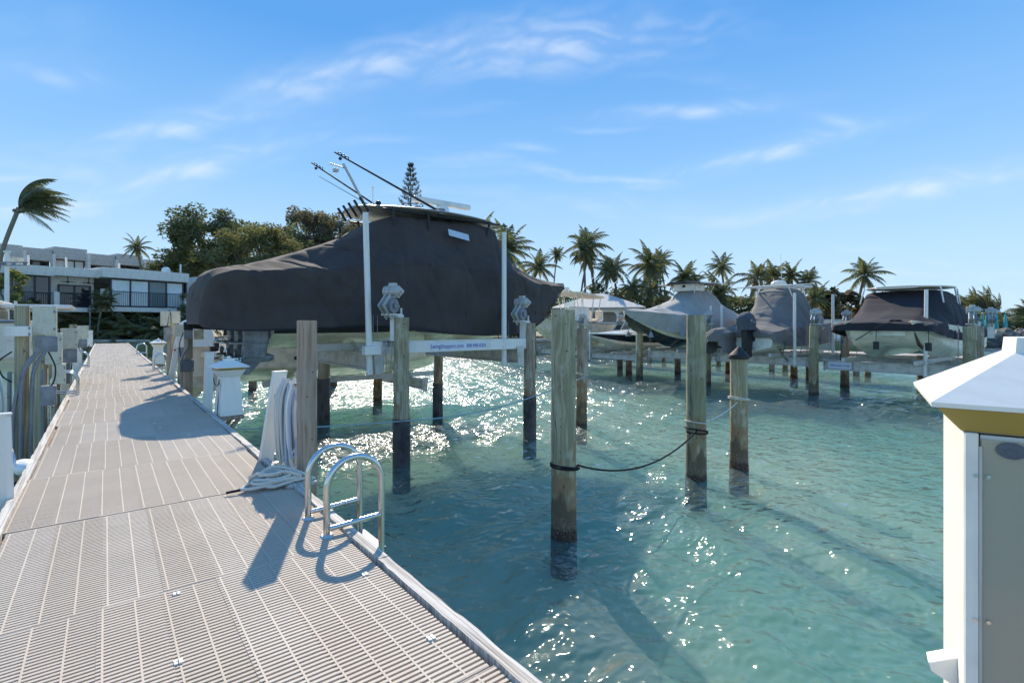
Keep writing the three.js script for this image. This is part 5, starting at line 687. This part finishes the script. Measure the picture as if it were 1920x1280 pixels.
// wind swept palm at the left
{
  const wind = V(1, 0.05, 0), geos = [1.35, 1.05, 0.75, 0.45, 0.1, -0.35, 1.2, 0.9, 1.75].map((e, i) => frondGeo(60 + i, e, 3.1, wind, 0.9));
  palm(far(-22, 34, G), 9.1, { seed: 7, n: 32, geos, turn: -YAW, lean: CAMX.clone().multiplyScalar(2.0), s: 1.0 }, 'wind bent palm with all fronds streaming one way beside the apartment buildings');
  palm(far(-150, 34, G), 8.6, { seed: 9, n: 20, lean: CAMX.clone().multiplyScalar(1.2), s: 1.1 }, 'palm beside the wind bent one at the apartment buildings');
}
const palms = [[272, 62, 463, 1.0], [350, 60, 500, 1.0], [945, 40, 470, 1.15], [912, 46, 452, 1.1], [980, 44, 500, 1.0], [1035, 62, 478, 0.62], [1098, 56, 470, 0.95], [1118, 58, 458, 1.1], [1085, 60, 486, 1.0], [1135, 54, 510, 0.9], [1160, 57, 505, 0.9], [1195, 56, 496, 1.15], [1213, 60, 510, 1.0], [1240, 62, 494, 0.9], [1252, 64, 486, 0.7], [1268, 58, 522, 0.9], [1300, 60, 528, 0.9], [1362, 62, 500, 1.0], [1398, 58, 520, 1.2], [1440, 60, 524, 1.0], [1488, 60, 515, 1.05], [1532, 58, 528, 1.0], [1606, 60, 515, 1.15], [1345, 50, 552, 1.0], [1540, 46, 560, 0.8], [1505, 48, 556, 0.8], [1175, 50, 540, 0.8], [1225, 52, 545, 0.9]];
const palmKind = (px) => px < 300 ? ['coconut palm rising in front of the upper apartment block', null] : px < 400 ? ['palm half hidden by the dark trees at the end of the apartments', null] : px < 1000 ? ['broad coconut palm rising behind the bow of the big covered boat', 'palms behind the big boat'] : px === 1035 ? ['slender small palm standing alone between the big boat and the cottage palms', null] : px === 1606 ? ['solitary palm rising clear of the greenery beside the black covered boat', null] : px < 1230 ? ['tall coconut palm in the cluster behind the white cottage', 'palms behind the cottage'] : px < 1350 ? ['coconut palm behind the boat with the light grey cover', 'palms behind the light grey boat'] : ['coconut palm behind the boat with the dark grey cover and radar dome', 'palms behind the dark grey boat'];
palms.forEach(([px, d, py, s], i) => palm(far(px, d, G), EYE / K + (HORIZON - py) / F * d - G, { seed: 100 + i, n: 18 + (i * 7) % 9, s: s * (0.85 + 0.1 * (i % 4)), lean: CAMX.clone().multiplyScalar(((i * 5) % 7 - 2.5) * 0.4) }, ...palmKind(px)));
for (const [px, d, py, s] of [[1810, 80, 583, 1.3], [1862, 74, 578, 1.3], [1880, 76, 588, 1.2], [1925, 78, 590, 1.1]]) palm(far(px, d, G), EYE / K + (HORIZON - py) / F * d - G, { seed: px, n: 24, s, geos: [1.3, 0.9, 0.5, 0.1, -0.4, 2.2, 1.8].map((e, i) => frondGeo(px + i, e, 3.0, V(0.8, 0.05, 0), 0.8)), turn: Math.PI - YAW }, 'wind swept palm on the rocky point beside the teal parasols', 'palms on the rocky point');
// broadleaf trees
tree(far(392, 62, G), 15.2, 4.6, 4.6, 201, greens.dark, 'tall dark rounded tree at the end of the apartment buildings', { clumps: 80, leaves: 240, leaf: 0.34 });
tree(far(350, 66, G), 10.5, 4.2, 4.2, 207, greens.dark, 'lower dark tree under the tall rounded one by the apartments', { clumps: 70, leaves: 220, leaf: 0.36 });
tree(far(480, 58, G), 12.2, 5.2, 4.4, 202, greens.olive, 'olive green spreading tree behind the stern of the big covered boat', { clumps: 90, leaves: 260, leaf: 0.3 });
tree(far(545, 64, G), 12.5, 4.4, 4.4, 208, greens.olive, 'olive tree next to the brownish lumpy trees behind the big boat', { clumps: 80, leaves: 240, leaf: 0.32 });
tree(far(578, 70, G), 16.6, 4.0, 4.6, 203, greens.brown, 'brownish lumpy tree with bare gaps behind the big boat, nearest the stern', { clumps: 76, leaves: 230, leaf: 0.34, lumpy: 0.45 });
tree(far(640, 70, G), 16.2, 4.2, 4.4, 204, greens.brown, 'brownish lumpy tree behind the rod holders of the big boat', { clumps: 76, leaves: 230, leaf: 0.34, lumpy: 0.45 });
tree(far(700, 72, G), 15.4, 4.0, 4.4, 205, greens.brown, 'brownish lumpy tree mostly hidden by the big boat hardtop', { clumps: 60, leaves: 220, leaf: 0.34, lumpy: 0.45 });
// the conifer: whorls of short up-curved branches
{
  const t = thing('norfolk_pine', 'tall narrow conifer with tiers of tufted branches above the radar of the big boat', 'tree', far(770, 80, G)), R = rng(33), H = 26.4, br = [], cl = []; part('trunk', rod(V(0, -0.3, 0), V(0, H, 0), 0.3, 8, 0.05), bark, t);
  for (let k = 0; k < 19; k++) { const y = H - 0.4 - k * 0.72, len = 0.35 + 2.9 * Math.pow(k / 19, 0.8); for (let i = 0; i < 7; i++) { const th = i * 0.9 + k * 0.5 + R() * 0.3, e = V(Math.cos(th) * len, 0.35 + 0.1 * len, Math.sin(th) * len); br.push(tube([V(0, y, 0), V(e.x * 0.6, y + 0.02, e.z * 0.6), V(e.x, y + e.y, e.z)], 0.035, 5, 4)); for (let j = 0; j < 3; j++) { const u = 0.55 + 0.22 * j; if (R() < 0.85) cl.push([e.x * u, y + e.y * u * u, e.z * u, 0.2, 0.26]); } } }
  part('branch', merge(br), bark, t); const c = part('crown', leaves(cl, 22, 0.22, R, [[0.03, 0.04, 0.02], [0.08, 0.075, 0.04]], 0.35), LEAF, t); c.userData.kind = 'stuff';
}
// the green belt behind the houses and boats
const bushRow = [[1045, 60, 4.6, 3.4, 'bright'], [1075, 52, 5.2, 3.2, 'dark'], [1120, 58, 6.0, 3.6, 'dark'], [1165, 60, 5.6, 3.4, 'olive'], [1210, 56, 5.2, 3.2, 'dark'], [1255, 58, 5.0, 3.2, 'olive'], [1300, 54, 4.6, 3, 'bright'], [1345, 52, 4.8, 3, 'dark'], [1390, 54, 4.4, 3, 'olive'], [1435, 52, 4.4, 3, 'dark'], [1480, 54, 4.4, 2.8, 'bright'], [1525, 52, 4.4, 2.8, 'dark'], [1000, 58, 4.4, 3.2, 'olive'], [955, 52, 4.6, 3.2, 'dark'], [905, 58, 5, 3.4, 'olive'], [1610, 56, 4.0, 3.2, 'dark'], [1650, 56, 3.8, 3, 'olive'], [1690, 58, 3.6, 3, 'dark'], [1740, 62, 3.4, 3, 'olive'], [1780, 66, 3.4, 3, 'dark'], [1835, 70, 3.0, 3.4, 'olive'], [1900, 72, 2.9, 3.6, 'bright'], [1960, 72, 2.9, 3.6, 'dark'], [740, 60, 7, 4, 'dark'], [820, 62, 7, 4, 'olive'], [420, 56, 5.5, 4, 'dark'], [540, 56, 6.5, 4.2, 'olive'], [640, 60, 7.5, 4.5, 'dark']];
bushRow.forEach(([px, d, h, r, c], i) => tree(far(px, d, G), h, r, h * 0.52, 400 + i, greens[c], { dark: 'dense dark green shrub tree in the belt of greenery behind the boats', olive: 'dense olive green shrub tree in the belt of greenery behind the boats', bright: 'dense bright green shrub tree in the belt of greenery behind the boats' }[c], { name: 'shrub_tree', group: 'green belt ' + c, clumps: 34, leaves: 95, leaf: 0.34 }));
tree(far(1568, 48, G), 4.6, 2.0, 2.0, 520, [[0.10, 0.09, 0.03], [0.28, 0.18, 0.08]], 'sea grape bush with large reddish round leaves behind the lift posts', { name: 'sea_grape_bush', clumps: 30, leaves: 50, leaf: 0.42, flat: 0.95 });
// planting in front of the apartment building
const fan = [0.9, 0.6, 0.3, 0.05].map((e, i) => frondGeo(90 + i, e, 1.9, null, 0.9));
function clump(pos, n, s, seed, label, group) { const t = thing('fan_palm_bush', label, 'shrub', pos, 0, group), R = rng(seed); for (let i = 0; i < n; i++) { const f = part('frond', fan[i % 4], LEAF, t); f.position.set((R() - 0.5) * s, 0.15 + R() * s * 0.5, (R() - 0.5) * s); f.rotation.y = R() * 6.283; f.scale.setScalar(s * (0.7 + 0.5 * R())); } return t; }
[[150, 44, 0, 1.5], [185, 43.5, 0, 1.6], [225, 44, 0, 1.5], [262, 43.6, 0, 1.4], [300, 44, 0, 1.5], [335, 44.5, 0, 1.3], [205, 45, 1.2, 1.5], [168, 45.5, 1.4, 1.5], [130, 45, 0.8, 1.4], [105, 43, 0, 1.3], [240, 46, 0.8, 1.3], [280, 46, 0.2, 1.2], [60, 42.5, 0, 1.3], [20, 42, 0.2, 1.3]].forEach(([px, d, y, s], i) => clump(far(px, d, G + y), 26, s, 700 + i, 'bushy green palm planting at the foot of the apartment building', 'planting below the apartments'));
palm(far(182, 42.6, G), 3.3, { seed: 71, n: 24, s: 0.62, bare: 1 }, 'short palm with yellowish fronds in front of the balcony with ceiling fans');
clump(far(68, 40.5, G + 2.2), 22, 0.8, 93, 'spiky potted palm standing on the balcony with dark railings');
tree(far(372, 47, G), 4.6, 1.6, 2.3, 531, greens.dark, 'dark narrow shrub against the white end wall of the apartment building', { name: 'shrub_tree', clumps: 26, leaves: 90, leaf: 0.25 });
tree(far(8, 37, G), 5.6, 1.3, 2.2, 533, greens.bright, 'yellow green tree beside the white mast at the apartment building', { name: 'shrub_tree', clumps: 24, leaves: 80, leaf: 0.3 });

// ---------------------------------------------------------------- buildings
function facade(name, label, px0, d0, turn) { const t = thing(name, label, 'building', far(px0, d0, 0)); t.rotation.y = turn; return t; }
const FT = Math.atan2(-(0.517 * SY - 0.856 * CY), 0.517 * CY + 0.856 * SY);   // local +x: along the fronts, away to the right
function railing(parent, x0, x1, y0, h, z) { const r = sub('railing', parent); part('top_rail', box(x1 - x0, 0.06, 0.05, (x0 + x1) / 2, y0 + h, z, 0.01), M.frame, r); part('bottom_rail', box(x1 - x0, 0.05, 0.04, (x0 + x1) / 2, y0 + 0.08, z, 0.01), M.frame, r); const g = box(0.022, h - 0.1, 0.022, 0, 0, 0, 0); for (let x = x0 + 0.06; x < x1; x += 0.14) part('baluster', g, M.frame, r).position.set(x, y0 + h / 2 + 0.02, z); }
function glazing(parent, x0, x1, y0, y1, z, n, panes) { const w = (x1 - x0) / n, win = sub('window', parent); for (let i = 0; i < n; i++) part('pane', box(w - 0.1, y1 - y0 - 0.1, 0.03, x0 + w * (i + 0.5), (y0 + y1) / 2, z - 0.03, 0), panes[i % panes.length], win); for (let i = 0; i <= n; i++) part('mullion', box(0.12, y1 - y0, 0.1, x0 + w * i, (y0 + y1) / 2, z, 0.01), M.frame, win); part('frame_rail', box(x1 - x0 + 0.12, 0.1, 0.11, (x0 + x1) / 2, y1, z, 0.01), M.frame, win); part('frame_rail', box(x1 - x0 + 0.12, 0.1, 0.11, (x0 + x1) / 2, y0, z, 0.01), M.frame, win); }
{ // lower building; local x from 0 (right corner) to -16 (left), z = 0 front of the right block, +z towards the water
  const t = facade('apartment_building', 'low white apartment building with dark framed glass balconies behind the dock', 350, 49, FT);
  const R0 = 7.35, FL = 4.0;
  // right block
  part('roof_fascia', box(6.9, 0.85, 8, -3.3, R0 - 0.42, -3.9, 0.02), M.stuccoWhite, t); part('floor_slab', box(6.9, 0.4, 8, -3.3, FL - 0.2, -3.9, 0.02), M.stuccoWhite, t);
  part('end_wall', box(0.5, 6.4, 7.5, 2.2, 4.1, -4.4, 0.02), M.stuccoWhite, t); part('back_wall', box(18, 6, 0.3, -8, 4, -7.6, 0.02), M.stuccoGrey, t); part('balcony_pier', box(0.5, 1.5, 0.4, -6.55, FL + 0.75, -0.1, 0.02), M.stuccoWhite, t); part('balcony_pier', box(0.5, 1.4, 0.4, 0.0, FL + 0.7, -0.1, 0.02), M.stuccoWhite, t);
  glazing(t, -6.0, -0.2, FL + 0.1, R0 - 0.95, -0.35, 4, [M.blind, M.blind, mat({ color: 0x7f8b8c, roughness: 0.15 }), M.blind]); railing(t, -6.2, -0.1, FL, 1.35, -0.1);
  part('side_screen', box(0.1, 2.4, 1.4, 0.15, FL + 1.3, -1.1, 0.01), M.frame, t);
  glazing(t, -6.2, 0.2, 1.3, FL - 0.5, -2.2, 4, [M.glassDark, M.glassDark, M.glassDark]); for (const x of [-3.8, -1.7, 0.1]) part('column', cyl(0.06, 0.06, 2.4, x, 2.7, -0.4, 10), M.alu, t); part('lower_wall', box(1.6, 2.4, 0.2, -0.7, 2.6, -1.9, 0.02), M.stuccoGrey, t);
  part('notice', box(0.9, 0.35, 0.03, -0.6, 3.1, -1.77, 0.005), M.white, t);
  // middle part with ceiling fans, set back
  part('roof_fascia', box(3.0, 0.7, 7, -8.2, R0 - 0.55, -4.2, 0.02), M.stuccoWhite, t); part('balcony_wall', box(3.0, 3.2, 0.2, -8.2, FL + 1.2, -1.9, 0.02), M.stuccoWhite, t); glazing(t, -9.1, -7.0, FL, FL + 1.75, -1.72, 2, [M.glassDark]); part('floor_slab', box(3.0, 0.35, 6, -8.2, FL - 0.3, -3.4, 0.02), M.stuccoWhite, t); railing(t, -9.5, -6.8, FL - 0.1, 1.2, -0.9);
  for (const x of [-8.7, -7.3]) { const f = sub('ceiling_fan', t, V(x, R0 - 1.35, -1.1)); part('rod', rod(V(0, 0, 0), V(0, 0.4, 0), 0.03), M.black, f); part('hub', cyl(0.1, 0.1, 0.14, 0, 0, 0, 12), M.black, f); for (let k = 0; k < 4; k++) { const b = part('blade', box(0.5, 0.02, 0.12, 0.32, 0, 0, 0.004), M.black, f); b.rotation.y = k * 1.57 + 0.3; } }
  // left part
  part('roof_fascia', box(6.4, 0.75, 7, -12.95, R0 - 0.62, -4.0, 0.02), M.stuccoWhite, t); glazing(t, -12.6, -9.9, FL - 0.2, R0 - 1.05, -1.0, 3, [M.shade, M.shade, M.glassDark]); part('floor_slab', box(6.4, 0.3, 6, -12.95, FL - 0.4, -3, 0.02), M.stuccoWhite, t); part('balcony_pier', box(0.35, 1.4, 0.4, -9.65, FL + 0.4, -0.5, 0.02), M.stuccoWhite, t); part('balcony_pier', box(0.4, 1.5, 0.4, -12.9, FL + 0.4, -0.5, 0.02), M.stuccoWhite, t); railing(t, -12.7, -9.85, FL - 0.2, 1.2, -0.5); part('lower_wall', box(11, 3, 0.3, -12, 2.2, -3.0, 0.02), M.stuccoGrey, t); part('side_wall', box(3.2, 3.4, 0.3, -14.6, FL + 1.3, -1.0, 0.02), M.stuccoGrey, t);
  const ds = part('satellite_dish', new THREE.SphereGeometry(0.5, 18, 8, 0, 6.283, 0, 0.9), M.white, t); ds.position.set(-0.2, R0 + 0.35, -3.6); ds.rotation.set(1.2, 0, 0.3); for (const [x, h] of [[-12.2, 0.9], [-10.8, 0.8], [-8.4, 0.9], [-4.6, 0.8], [0.6, 1.2]]) part('vent_pipe', cyl(0.08, 0.08, h, x, R0 + h / 2 - 0.1, -2.4, 10), M.pvc, t); part('rooftop_unit', box(1.0, 0.6, 0.8, -11.4, R0 + 0.2, -3.4, 0.04), M.boxCream, t);
  const deckPart = part('chimney_wall', box(2.6, 5.4, 0.3, 1.3, 4.2, -2.6, 0.02), M.stuccoWhite, t);
}
{ // upper block behind
  const t = facade('apartment_building', 'long grey upper apartment block with stepped roofline behind the low white building', 305, 76, FT), bays = [[0.6, 2.9, 12.0, 0], [-2.7, -0.1, 11.9, 1], [-5.9, -2.8, 12.3, 2], [-9.2, -6, 12.0, 1], [-12.7, -9.3, 12.4, 3], [-15.6, -12.8, 12.0, 1], [-19, -15.7, 12.1, 2], [-23, -19.1, 12.2, 1]];
  for (const [x0, x1, top, kind] of bays) {
    const xc = (x0 + x1) / 2, w = x1 - x0, z = kind === 2 || kind === 3 ? 0.35 : 0; part('parapet', box(w, 1.5, 6, xc, top - 0.75, z - 3, 0.02), M.stucco, t); part('pier', box(0.3, 9, 0.9, x1 + 0.05, top - 5.1, z + 0.1, 0.02), M.stuccoWhite, t);
    glazing(t, x0 + 0.2, x1 - 0.2, kind === 1 ? top - 2.7 : top - 3.7, top - 1.6, z - 0.5, 3, kind === 3 ? [M.stuccoWhite] : [M.glassDark, kind === 1 ? M.shade : M.glassDark, M.glassDark]);
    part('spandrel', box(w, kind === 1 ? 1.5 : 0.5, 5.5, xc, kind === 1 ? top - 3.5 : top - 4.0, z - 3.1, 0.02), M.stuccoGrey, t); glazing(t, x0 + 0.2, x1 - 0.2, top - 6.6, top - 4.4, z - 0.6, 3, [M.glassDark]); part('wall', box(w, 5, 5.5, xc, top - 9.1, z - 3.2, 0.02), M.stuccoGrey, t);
  }
}
{ // white cottage with a veranda
  const t = thing('cottage', 'white cottage with a hipped pale roof and arched veranda behind the far boats', 'house', far(1130, 47, G)); t.rotation.y = -YAW - 0.25;
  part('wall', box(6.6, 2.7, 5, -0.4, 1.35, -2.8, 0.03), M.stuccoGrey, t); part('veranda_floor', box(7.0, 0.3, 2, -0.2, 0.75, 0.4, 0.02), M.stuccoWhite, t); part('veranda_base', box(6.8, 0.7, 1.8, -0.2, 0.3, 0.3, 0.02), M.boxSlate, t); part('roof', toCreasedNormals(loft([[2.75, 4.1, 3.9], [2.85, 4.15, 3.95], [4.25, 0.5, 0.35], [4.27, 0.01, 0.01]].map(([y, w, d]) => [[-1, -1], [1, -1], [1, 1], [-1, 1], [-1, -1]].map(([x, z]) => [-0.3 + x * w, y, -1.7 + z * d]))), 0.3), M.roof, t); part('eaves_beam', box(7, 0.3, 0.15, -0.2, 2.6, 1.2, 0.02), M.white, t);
  for (const x of [-3.4, -1.8, -0.2, 1.4, 2.9]) part('veranda_post', box(0.15, 1.7, 0.15, x, 1.7, 1.2, 0.02), M.white, t);
  for (const x of [-2.6, -1.0, 0.6, 2.15]) { const s = new THREE.Shape(); s.moveTo(-0.72, 0); s.lineTo(-0.72, 0.4); s.lineTo(0.72, 0.4); s.lineTo(0.72, 0); s.absarc(0, -0.25, 0.76, 0.34, Math.PI - 0.34, false); const g = new THREE.ExtrudeGeometry(s, { depth: 0.06, bevelEnabled: false }); part('arch', uvBox(g.translate(x, 2.12, 1.17)), M.white, t); const r = sub('balustrade', t); part('rail', box(1.5, 0.07, 0.07, x, 1.5, 1.2, 0.01), M.white, r); const b = box(0.05, 0.6, 0.04, 0, 0, 0, 0); for (let k = 0; k < 9; k++) part('baluster', b, M.white, r).position.set(x - 0.66 + k * 0.165, 1.2, 1.2); }
  for (const x of [-2.9, -0.6, 1.9]) { const w = sub('window', t); part('pane', box(0.9, 1.2, 0.04, x, 1.75, -0.27, 0), M.glassDark, w); part('frame', merge(box(0.08, 1.3, 0.08, x - 0.48, 1.75, -0.25), box(0.08, 1.3, 0.08, x + 0.48, 1.75, -0.25), box(0.06, 1.2, 0.07, x, 1.75, -0.25), box(1.04, 0.08, 0.08, x, 2.38, -0.25), box(1.1, 0.08, 0.1, x, 1.12, -0.24)), M.white, w); }
}
{ // long pale house on the right
  const t = thing('waterfront_house', 'low pale house with a dark balcony beyond the rocky point', 'house', far(1915, 84, G)); t.rotation.y = -YAW; part('wall', box(12, 2.6, 6, 2, 1.3, -3, 0.03), M.stuccoWhite, t); part('roof', box(13, 0.35, 7, 2, 2.75, -3, 0.05), M.roof, t); for (const x of [-2.6, -0.4, 1.8, 4]) { const w = sub('window', t); part('pane', box(1.5, 1.1, 0.04, x, 1.8, 0.03, 0), M.glassDark, w); part('frame', merge(box(0.1, 1.2, 0.1, x - 0.8, 1.8, 0.03), box(0.1, 1.2, 0.1, x + 0.8, 1.8, 0.03), box(1.7, 0.1, 0.1, x, 2.4, 0.03)), M.white, w); }
  const u = thing('service_building', 'small grey flat building with a tall flue pipe beyond the far docks', 'building', far(1788, 68, G)); u.rotation.y = -YAW; part('wall', box(5, 2.0, 3, 1.2, 1.0, -1.5, 0.03), M.stuccoWhite, u); part('roof', box(5.4, 0.3, 3.4, 1.2, 2.12, -1.5, 0.04), M.roof, u); part('flue', cyl(0.28, 0.26, 4.0, -0.5, 3.4, -1.5, 14), M.concrete, u);
  const d = thing('dock_house', 'white railed veranda building between the far boat lifts', 'building', far(1562, 45, G)); d.rotation.y = -YAW; part('wall', box(4, 1.9, 2, 0, 0.7, -1, 0.03), M.white, d); part('roof', box(4.4, 0.15, 2.4, 0, 1.72, -1, 0.03), M.roof, d); const w = sub('window', d); part('pane', box(0.9, 0.8, 0.04, 0.6, 0.9, 0.02, 0), M.glassDark, w); part('frame', merge(box(0.08, 0.9, 0.08, 0.1, 0.9, 0.03), box(0.08, 0.9, 0.08, 1.1, 0.9, 0.03)), M.white, w);
}
// rocks of the point
{
  const R = rng(66), geos = [0, 1, 2].map(k => { const g = new THREE.IcosahedronGeometry(0.5, 1), q = g.attributes.position; for (let i = 0; i < q.count; i++) { const n = 0.75 + 0.5 * vnoise(q.getX(i) * 3 + k * 7, q.getY(i) * 3 + q.getZ(i) * 2, 3); q.setXYZ(i, q.getX(i) * n * 1.3, q.getY(i) * n * 0.8, q.getZ(i) * n); } g.computeVertexNormals(); return uvBox(g); }), mats = [M.rock, grime(0x5b554e, 0.9, 0.3), grime(0x9b9385, 0.9, 0.3)];
  for (let i = 0; i < 150; i++) { const u = R(), px = 1795 + 190 * u, d = 55.4 + 1.8 * R(), hgt = (d - 55.4) / 1.8, o = single('boulder', geos[i % 3], mats[hgt < 0.45 ? 1 : i % 2 ? 0 : 2], 'grey boulder piled in the sea wall of the rocky point', 'rock', 'boulders of the rocky point'); o.position.copy(far(px, d, -0.1 + 1.5 * hgt + 0.3 * R())).multiplyScalar(U); o.rotation.set(R() * 3, R() * 6, R() * 3); o.scale.setScalar(U * (0.7 + 0.7 * R())); }
  for (let i = 0; i < 7; i++) { const px = [1843, 1851, 1857, 1862, 1869, 1886, 1776][i], t = thing('parasol', i === 6 ? 'closed teal parasol beside a red seat near the black covered boat' : 'closed teal parasol standing on the rocky point', 'parasol', far(px, 66, G), 0, 'closed parasols'); part('pole', cyl(0.03, 0.03, 2.6, 0, 1.3, 0, 8), M.pvc, t); part('canopy', new THREE.LatheGeometry([[0.001, 2.75], [0.08, 2.6], [0.16, 2.0], [0.22, 1.2], [0.26, 0.7], [0.2, 0.68], [0.03, 0.9]].map(v => new THREE.Vector2(...v)), 12), M.teal, t); }
}
// mast and lamp by the apartments, seats and sea-wall cap
{ const t = thing('mast', 'white pole with cross arm and lamps in front of the apartment building', 'mast', far(12, 27, 0)); part('pole', cyl(0.1, 0.09, 6.2, 0, 3.2, 0, 14), M.pvc, t); part('cross_arm', merge(box(1.9, 0.06, 0.06, 0.3, 5.75, 0.15), box(1.4, 0.05, 0.05, 0.5, 5.6, 0.15), ...[-0.5, 0, 0.5, 1.1].map(x => box(0.12, 0.12, 0.12, x, 5.68, 0.15))), M.aluDark, t); t.rotation.y = -YAW; part('cap', cyl(0.15, 0.13, 0.08, 0, 6.33, 0, 14), M.pvc, t);
  const u = thing('lamp_post', 'slim dark lamp post in the planting at the end of the dock', 'lamp post', far(168, 42.5, G)); part('pole', cyl(0.07, 0.06, 2.4, 0, 1.2, 0, 10), M.aluDark, u); part('lantern', new THREE.LatheGeometry([[0.06, 2.4], [0.14, 2.5], [0.17, 2.68], [0.05, 2.82], [0.02, 2.95], [0.001, 2.97]].map(v => new THREE.Vector2(...v)), 12), M.aluDark, u); }
{ const pts = [far(-900, 40.05), far(150, 41.65), far(640, 43.05), far(1690, 44.05), far(1780, 55)]; const w = thing('sea_wall', 'low concrete sea wall along the shore behind the marina', 'wall'); for (let i = 0; i < 4; i++) { const a = pts[i].clone().setY(LAND + 0.02), b = pts[i + 1].clone().setY(LAND + 0.02); part('cap', bar(a, b, 0.6, 0.2), M.concrete, w); } }

scene.traverse(o => { if (o.isMesh) { o.castShadow = true; o.receiveShadow = true; } });
renderer.render(scene, camera);
